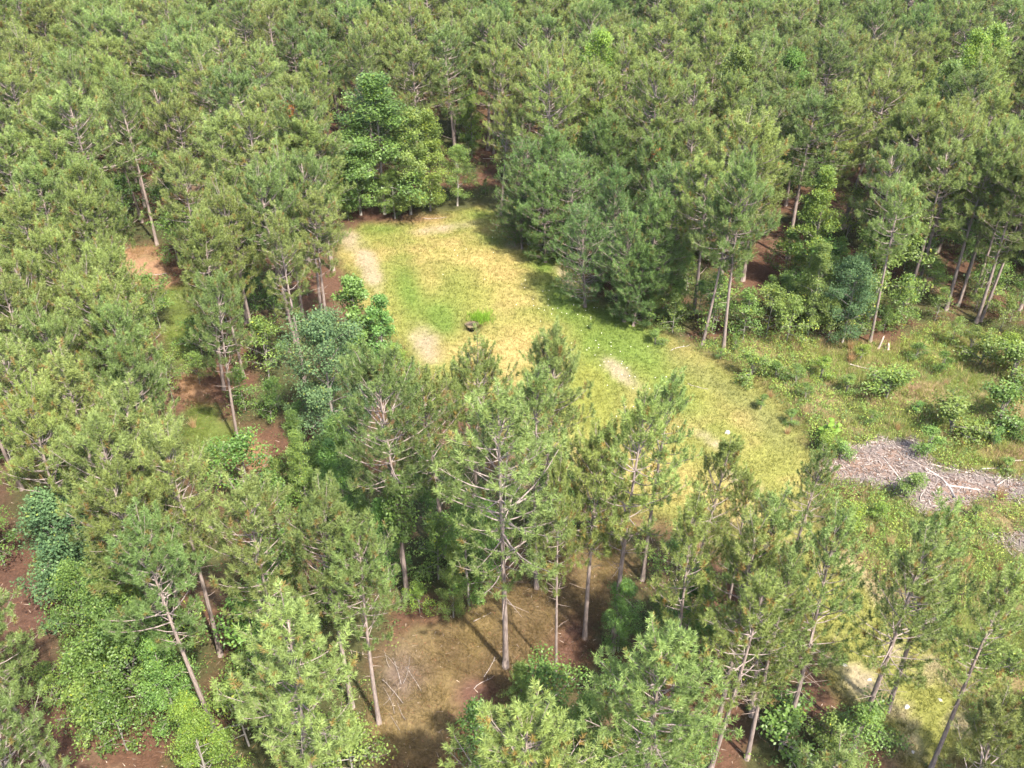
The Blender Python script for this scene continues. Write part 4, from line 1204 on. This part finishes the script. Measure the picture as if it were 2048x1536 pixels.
def rock_mesh(key):
    import bmesh
    bm = bmesh.new()
    bmesh.ops.create_icosphere(bm, subdivisions=2, radius=1)
    for v in bm.verts:
        v.co *= 1 + R.normal() * .10
        v.co.z *= .55
    me = bpy.data.meshes.new(key); bm.to_mesh(me); bm.free()
    m, t, out = new_mat(key)
    p = t.nodes.new('ShaderNodeBsdfPrincipled'); p.inputs['Roughness'].default_value = .85
    nz = t.nodes.new('ShaderNodeTexNoise'); nz.inputs['Scale'].default_value = 4
    cr = t.nodes.new('ShaderNodeValToRGB'); cr.color_ramp.elements[0].color = (.22, .195, .165, 1); cr.color_ramp.elements[1].color = (.40, .375, .335, 1)
    t.links.new(nz.outputs['Fac'], cr.inputs[0]); t.links.new(cr.outputs[0], p.inputs['Base Color']); t.links.new(p.outputs[0], out.inputs[0])
    me.materials.append(m)
    return me
ROCK = [rock_mesh('pale_stone%d' % i) for i in range(3)]
RK = []
for (u, v, r) in [(1838, 1337, .16), (1688, 1328, .13), (1814, 1413, .13), (1712, 1253, .11), (1740, 1358, .10), (1722, 1375, .09), (1819, 1266, .10), (1780, 1290, .09), (1967, 1487, .12), (1820, 1500, .11), (1826, 1505, .10), (1700, 1390, .10), (1750, 1400, .11),
                  (1455, 866, .22), (1446, 898, .18), (1457, 840, .12), (1490, 905, .10), (1362, 800, .10), (1880, 1400, .10), (1760, 1340, .12), (1730, 1410, .10), (802, 650, .12), (782, 617, .09)]:
    x, y = at(u, v, 0)
    o = link('stone', ROCK[R.integers(3)])
    o.location = (x, y, float(ground_z(np.array(x), np.array(y))) + r * .1)
    o.scale = (r * R.uniform(.9, 1.5), r, r)
    o.rotation_euler = (0, 0, R.random() * 6.28)
    RK.append((o, u, v))

def build_flowers():
    P = scatter(CLEARING, .8)
    c, mk = ground_colour(P)
    u, v = mk['u'], mk['v']
    w = gauss(u, v, 1105, 625, 45, 35) + .8 * gauss(u, v, 1225, 720, 35, 30) + .7 * gauss(u, v, 1290, 850, 60, 80) + .4 * gauss(u, v, 960, 560, 60, 60) + .5 * gauss(u, v, 1180, 690, 60, 60)
    P = P[(R.random(len(P)) < w) & (mk['cl'] > .5)]
    n = len(P)
    pos = np.repeat(np.column_stack([P, ground_z(P[:, 0], P[:, 1]) + R.uniform(.25, .4, n)]), 2, 0)
    mb = MB()
    leaf_quads(mb, pos, R.normal(size=(2 * n, 3)) * .3 + np.array((0, -.3, 1)), R.uniform(.06, .10, 2 * n), np.tile(np.array((.72, .70, .62)), (2 * n, 1)), 1.0)
    tag(link('white_flowers', mb.mesh('white_flowers', M_GRASS)), 'tiny white flowers dotted through the green strip of the clearing', 'flowers', kind='stuff')
build_flowers()

def build_burrow_tuft():
    x, y = at(960, 638, 0)
    n = 420
    b = np.column_stack([x + R.normal(size=n) * .55, y + R.normal(size=n) * .45])
    bx, by = at(944, 648, 0)
    b = b[(np.hypot(b[:, 0] - bx, (b[:, 1] - by)) > .62) & (b[:, 1] > by - .25)]
    n = len(b)
    col = np.tile(np.array((.15, .26, .03)), (n, 1)) * R.uniform(.75, 1.3, (n, 1))
    mb = MB(); mb.add(*grass_mesh(b, R.uniform(.35, .75, n), np.full(n, .05), 3, col, np.full(n, .04), .3))
    tag(link('grass_tuft', mb.mesh('grass_tuft', M_GRASS)), 'lush bright green tuft beside the dark hole in the clearing', 'grass tuft')
build_burrow_tuft()

def build_burrow():
    x, y = at(944, 648, 0)
    mb = MB()
    a = np.arange(14) / 14 * 2 * math.pi
    rings = [(.62, -.06), (.56, .015), (.46, .03), (.40, -.10), (.32, -.4), (.14, -.6)]
    v = np.concatenate([np.column_stack([np.cos(a) * r * R.uniform(.85, 1.15, 14) * 1.15, np.sin(a) * r * R.uniform(.85, 1.15, 14) * .9, np.full(14, z) + R.normal(size=14) * .025]) for r, z in rings])
    f = np.array([(k * 14 + i, k * 14 + (i + 1) % 14, (k + 1) * 14 + (i + 1) % 14, (k + 1) * 14 + i) for k in range(5) for i in range(14)])
    mb.add(v, f, np.repeat(np.array([(.13, .10, .06), (.13, .10, .06), (.10, .075, .05), (.05, .04, .032), (.035, .028, .022), (.03, .025, .02)]), 14, 0))  # dark soil; the shade down the hole is put into the colour too
    mb.add(v[-14:], np.array([(0, i, i + 1) for i in range(1, 13)]), np.array((.03, .025, .02)))
    o = link('burrow', mb.mesh('burrow', M_GROUND, smooth=True))
    o.location = (x, y, float(ground_z(np.array(x), np.array(y))))
    tag(o, 'dark earth hole with a raised rim in the middle of the clearing', 'hole')
build_burrow()

# ------------------------------------------------------------------ the big-leaved plant in the scrub: each leaf a part
def big_leaf():
    mb = MB()
    a = np.linspace(0, 2 * math.pi, 13)[:-1]
    rr = 1 + .18 * np.cos(a) + .12 * np.cos(3 * a)
    v = np.column_stack([.5 + rr * np.cos(a) * .5, rr * np.sin(a) * .48, -.10 * (np.cos(a) ** 2) - .06 * np.abs(np.sin(a))])
    v = np.vstack([[(.45, 0, .03)], v])
    f = np.array([(0, 1 + i, 1 + (i + 1) % 12) for i in range(12)])
    mb.add(v, f, np.array((.12, .20, .04)))
    mb.tube([(-.55, 0, -.12), (-.2, 0, 0), (.02, 0, .0)], [.02, .016, .012], 3, (.15, .22, .06))
    return mb.mesh('big_leaf', M_LEAF_BRIGHT)
BIG = big_leaf()
def big_plant(u, v, H, n, label):
    x, y = at(u, v, 0)
    e = bpy.data.objects.new('big_leaf_plant', None); COL.objects.link(e)
    e.location = (x, y, float(ground_z(np.array(x), np.array(y))))
    tag(e, label, 'plant')
    mb = MB()
    tops = []
    for k in range(3):
        a = k * 2.1 + R.random()
        p = np.array([(0, 0, -.05), (math.cos(a) * .15, math.sin(a) * .15, H * .5), (math.cos(a) * .38, math.sin(a) * .38, H * R.uniform(.8, 1))])
        mb.tube(p, [.03, .02, .012], 5, (1, 1, 1)); tops.append(p)
    link('stem', mb.mesh('plant_stem', M_BARK_HW, smooth=True), e)
    for i in range(n):
        p = tops[i % 3]
        t = R.uniform(.35, 1.0)
        q = np.array([np.interp(t, [0, .5, 1], p[:, j]) for j in range(3)])
        a = i * 2.4 + R.normal() * .3
        L = R.uniform(.28, .50)
        o = link('leaf', BIG, e)
        o.scale = (L, L, L)
        o.location = (q[0] + math.cos(a) * L * .5, q[1] + math.sin(a) * L * .5, q[2] + .05)
        o.rotation_euler = Euler((R.normal() * .25, R.uniform(-.1, .5), a))
big_plant(1655, 880, 2.0, 34, 'bright plant with very large leaves beside the pale debris in the scrub')
big_plant(1790, 765, 1.5, 22, 'light green large leaved plant in the scrub behind the round bushes')

# ------------------------------------------------------------------ vine on the pine at the centre
def build_vine(u, v, H0, H1, rad, label):
    x, y = at(u, v, 0)
    n = 2600
    z = R.uniform(H0, H1, n)
    t = (z - H0) / (H1 - H0)
    r = rad * (.45 + .75 * np.sin(np.pi * np.clip(t * .9 + .1, 0, 1))) * R.random(n) ** .5
    a = R.random(n) * 6.28
    clump = .65 + .5 * N3(a * 2, z, 1.2)
    pos = np.stack([np.cos(a) * r * clump, np.sin(a) * r * clump, z], -1)
    nrm = np.stack([np.cos(a), np.sin(a), 0 * a + .7], -1) + R.normal(size=(n, 3)) * .5
    col = np.array((.075, .135, .028)) * (R.uniform(.7, 1.7, (n, 1)))
    mb = MB(); leaf_quads(mb, pos, nrm, R.uniform(.10, .2, n), col, .8)
    st = MB(); zz = np.linspace(0, H1, 12)
    st.tube(np.stack([np.cos(zz * .9) * .22, np.sin(zz * .9) * .22, zz], -1), np.full(12, .025), 4, (.9, .85, .8))
    e = bpy.data.objects.new('climbing_vine', None); COL.objects.link(e); e.location = (x, y, 0)
    link('stem', st.mesh('vine_stem', M_BARK, smooth=True), e)
    link('foliage', mb.mesh('vine_leaves', M_LEAF), e)
    tag(e, label, 'vine')
build_vine(815, 1200, 5.5, 10.5, 1.0, 'yellow green vine wrapping the trunk of the centre left pine')

# rust-brown dead shoot tips
for o in DEAD_TIPS:
    mb = MB()
    n = 26
    H = 12.0 if o.name in LOOK else 16.5
    pos = np.column_stack([R.normal(size=n) * .22, R.normal(size=n) * .22, H - R.uniform(-.1, 1.5, n)])
    d = R.normal(size=(n, 3)) * .5 + np.array((0, 0, 1))
    c = np.tile(np.array((.33, .13, .045)), (n, 1)) * R.uniform(.7, 1.2, (n, 1))
    add_tufts(mb, pos, d, np.full(n, .5), c, c * .8, 18, .03)
    q = link('dead_tip', mb.mesh('dead_tip', M_DEAD), o)
    q['label'] = 'rust brown dead shoots at the top'

# placed things that the photograph's view never meets (wholly behind others) are left out again
DROP = {
    'bush': [37, 39],
    'fallen_branch': [3, 4, 9, 13, 14, 15, 16, 18, 26, 27, 28, 31, 34, 36, 38, 41, 43, 45, 46, 47, 48, 49, 50, 51, 52, 54, 55, 58, 60, 61, 62],
    'grass_clump': [6, 10, 18, 21, 22, 25, 28, 30, 32, 33, 36],
    'pine_tree': [167, 214, 226, 238, 263, 278, 279, 292],
    'sapling': [1, 8, 9, 11, 26, 28, 29, 30, 32, 33, 35, 37, 41, 46, 50, 55, 57, 59, 61, 67, 69, 71, 75, 76, 90, 91, 92, 95, 101, 104, 110, 113, 114, 116, 121, 122, 123, 127, 128, 136, 138, 141, 144, 149, 152, 154, 155, 159, 160, 161, 163, 164, 167, 169, 171, 176, 177, 182, 184, 188, 191, 194, 205, 209, 210, 215, 216, 222, 225, 230, 231, 238, 244, 248, 252, 255, 259, 261, 263, 266],
    'stone': [-1, 3, 5, 6, 7, 8, 9, 11, 12, 14, 15, 16, 17, 19, 20, 21, 22],
}
gone = {k if i < 0 else '%s.%03d' % (k, i) for k, v in DROP.items() for i in v}
PINE_OBJS = [o for o in PINE_OBJS if o.name not in gone]
US, BU, CL, RK, FB = ([q for q in lst if q[0].name not in gone] for lst in (US, BU, CL, RK, FB))
for n in gone:
    o = bpy.data.objects.get(n)
    if o is not None:
        for ch in list(o.children):
            bpy.data.objects.remove(ch)
        bpy.data.objects.remove(o)

# ------------------------------------------------------------------ labels: each thing named by its look and by the landmark it stands nearest to
MARKS = [(755, 290, 'the big rounded sweetgum'), (1180, 380, 'the dark young pines'), (640, 740, 'the blue green oak'), (700, 620, 'the drooping leaved tree'), (1008, 950, 'the tallest foreground pine'), (215, 1230, 'the broad maple'),
         (260, 350, "the tall sparse pine"), (430, 850, 'the straw coloured path'), (1425, 560, "the clearing's two trunks"), (1750, 940, 'the chip patch'), (1767, 690, 'the broken stubs'), (1940, 520, 'the bare slanting trunks'),
         (1680, 560, "the scrub's blue tree"), (815, 960, 'the vine wrapped pine'), (1080, 1240, 'the straw floor'), (1775, 1340, "the lower right stones"), (800, 1350, 'the brush pile'), (910, 180, "the dark gap"), (945, 645, 'the hole in the clearing'),
         (370, 1430, "the vivid small tree"), (1900, 680, 'the thicket by the scrub'), (40, 30, "the top left corner"), (2010, 30, "the top right corner"), (1440, 30, "the top edge's right half"), (640, 30, "the top edge's left half"),
         (20, 560, 'the middle of the left edge'), (1870, 910, 'the round bush on the chips'), (2020, 300, 'the upper right edge'), (1400, 1300, 'the bottom right pine trunks'), (1080, 80, 'the pale scraggly pines')]
ORD = ['nearest', 'second', 'third', 'fourth', 'fifth', 'sixth', 'seventh', 'eighth', 'ninth', 'tenth', 'eleventh', 'twelfth', 'thirteenth', 'fourteenth', 'fifteenth', 'sixteenth', 'seventeenth', 'eighteenth', 'nineteenth', 'twentieth']

def auto_labels(items, cat, group, shared):
    """items: (object, u, v, look)"""
    buckets = {}
    for o, u, v, look in items:
        k = min(range(len(MARKS)), key=lambda i: (MARKS[i][0] - u) ** 2 + ((MARKS[i][1] - v) * 1.25) ** 2)
        dx, dy = u - MARKS[k][0], v - MARKS[k][1]
        side = ('right of' if dx > 0 else 'left of') if abs(dx) > abs(dy) * 1.2 else ('below' if dy > 0 else 'above')
        buckets.setdefault((look, side, MARKS[k][2]), []).append((math.hypot(dx, dy), o))
    for (look, side, mark), lst in buckets.items():
        lst.sort(key=lambda q: q[0])
        for i, (_, o) in enumerate(lst):
            if len(lst) == 1:
                lab = '%s %s %s' % (look, side, mark)
            elif i < len(ORD):
                lab = '%s, %s one %s %s' % (look, ORD[i], side, mark)
            else:
                lab = shared
            tag(o, lab, cat, group)

items = []
for o in PINE_OBJS:
    H = 16.5 * o.scale.z
    u, v, _ = pix(o.location.x, o.location.y, o.location.z + 12.5)
    if 'pre' in o:
        tag(o, o['pre'], 'pine', 'pines of the planted stand')
        del o['pre']
        continue
    w = o.scale.x / o.scale.z
    look = LOOK.get(o.name) or ('broad crowned pine' if w > 1.14 else 'narrow crowned pine' if w < .96 else 'medium crowned pine')
    items.append((o, u, v, look))
auto_labels(items, 'pine', 'pines of the planted stand', 'one of many alike pines packed deep in the back stand')
auto_labels([(o, u, v - 30, ('tall' if H > 4.6 else 'low' if H < 3 else 'mid sized') + ' leafy sapling') for o, u, v, H in US], 'sapling', 'saplings under the pines', 'one of many alike saplings hidden deep in the shade')
TONE = {'bluish_leaves': 'blue green', 'shade_leaves': 'dark green', 'bright_young_leaves': 'light green', 'broad_leaves': 'mid green'}
auto_labels([(o, u, v - 20, ('large ' if H > 2.5 else 'small ' if H < 1.5 else '') + TONE[m.name] + ' bush') for o, u, v, H, m in BU], 'bush', 'bushes in the open ground', 'one of several alike small bushes')
auto_labels([(o, u, v, 'tan dry grass clump') for o, u, v in CL], 'grass clump', 'tan grass clumps', 'one of many alike tan grass clumps')
auto_labels([(o, u, v, 'pale stone') for o, u, v in RK], 'stone', 'pale stones in the grass', 'one of many alike pale stones')
for o, u, v, L, lab in FB:
    tag(o, lab, 'branch', o.get('group') or 'fallen branches')
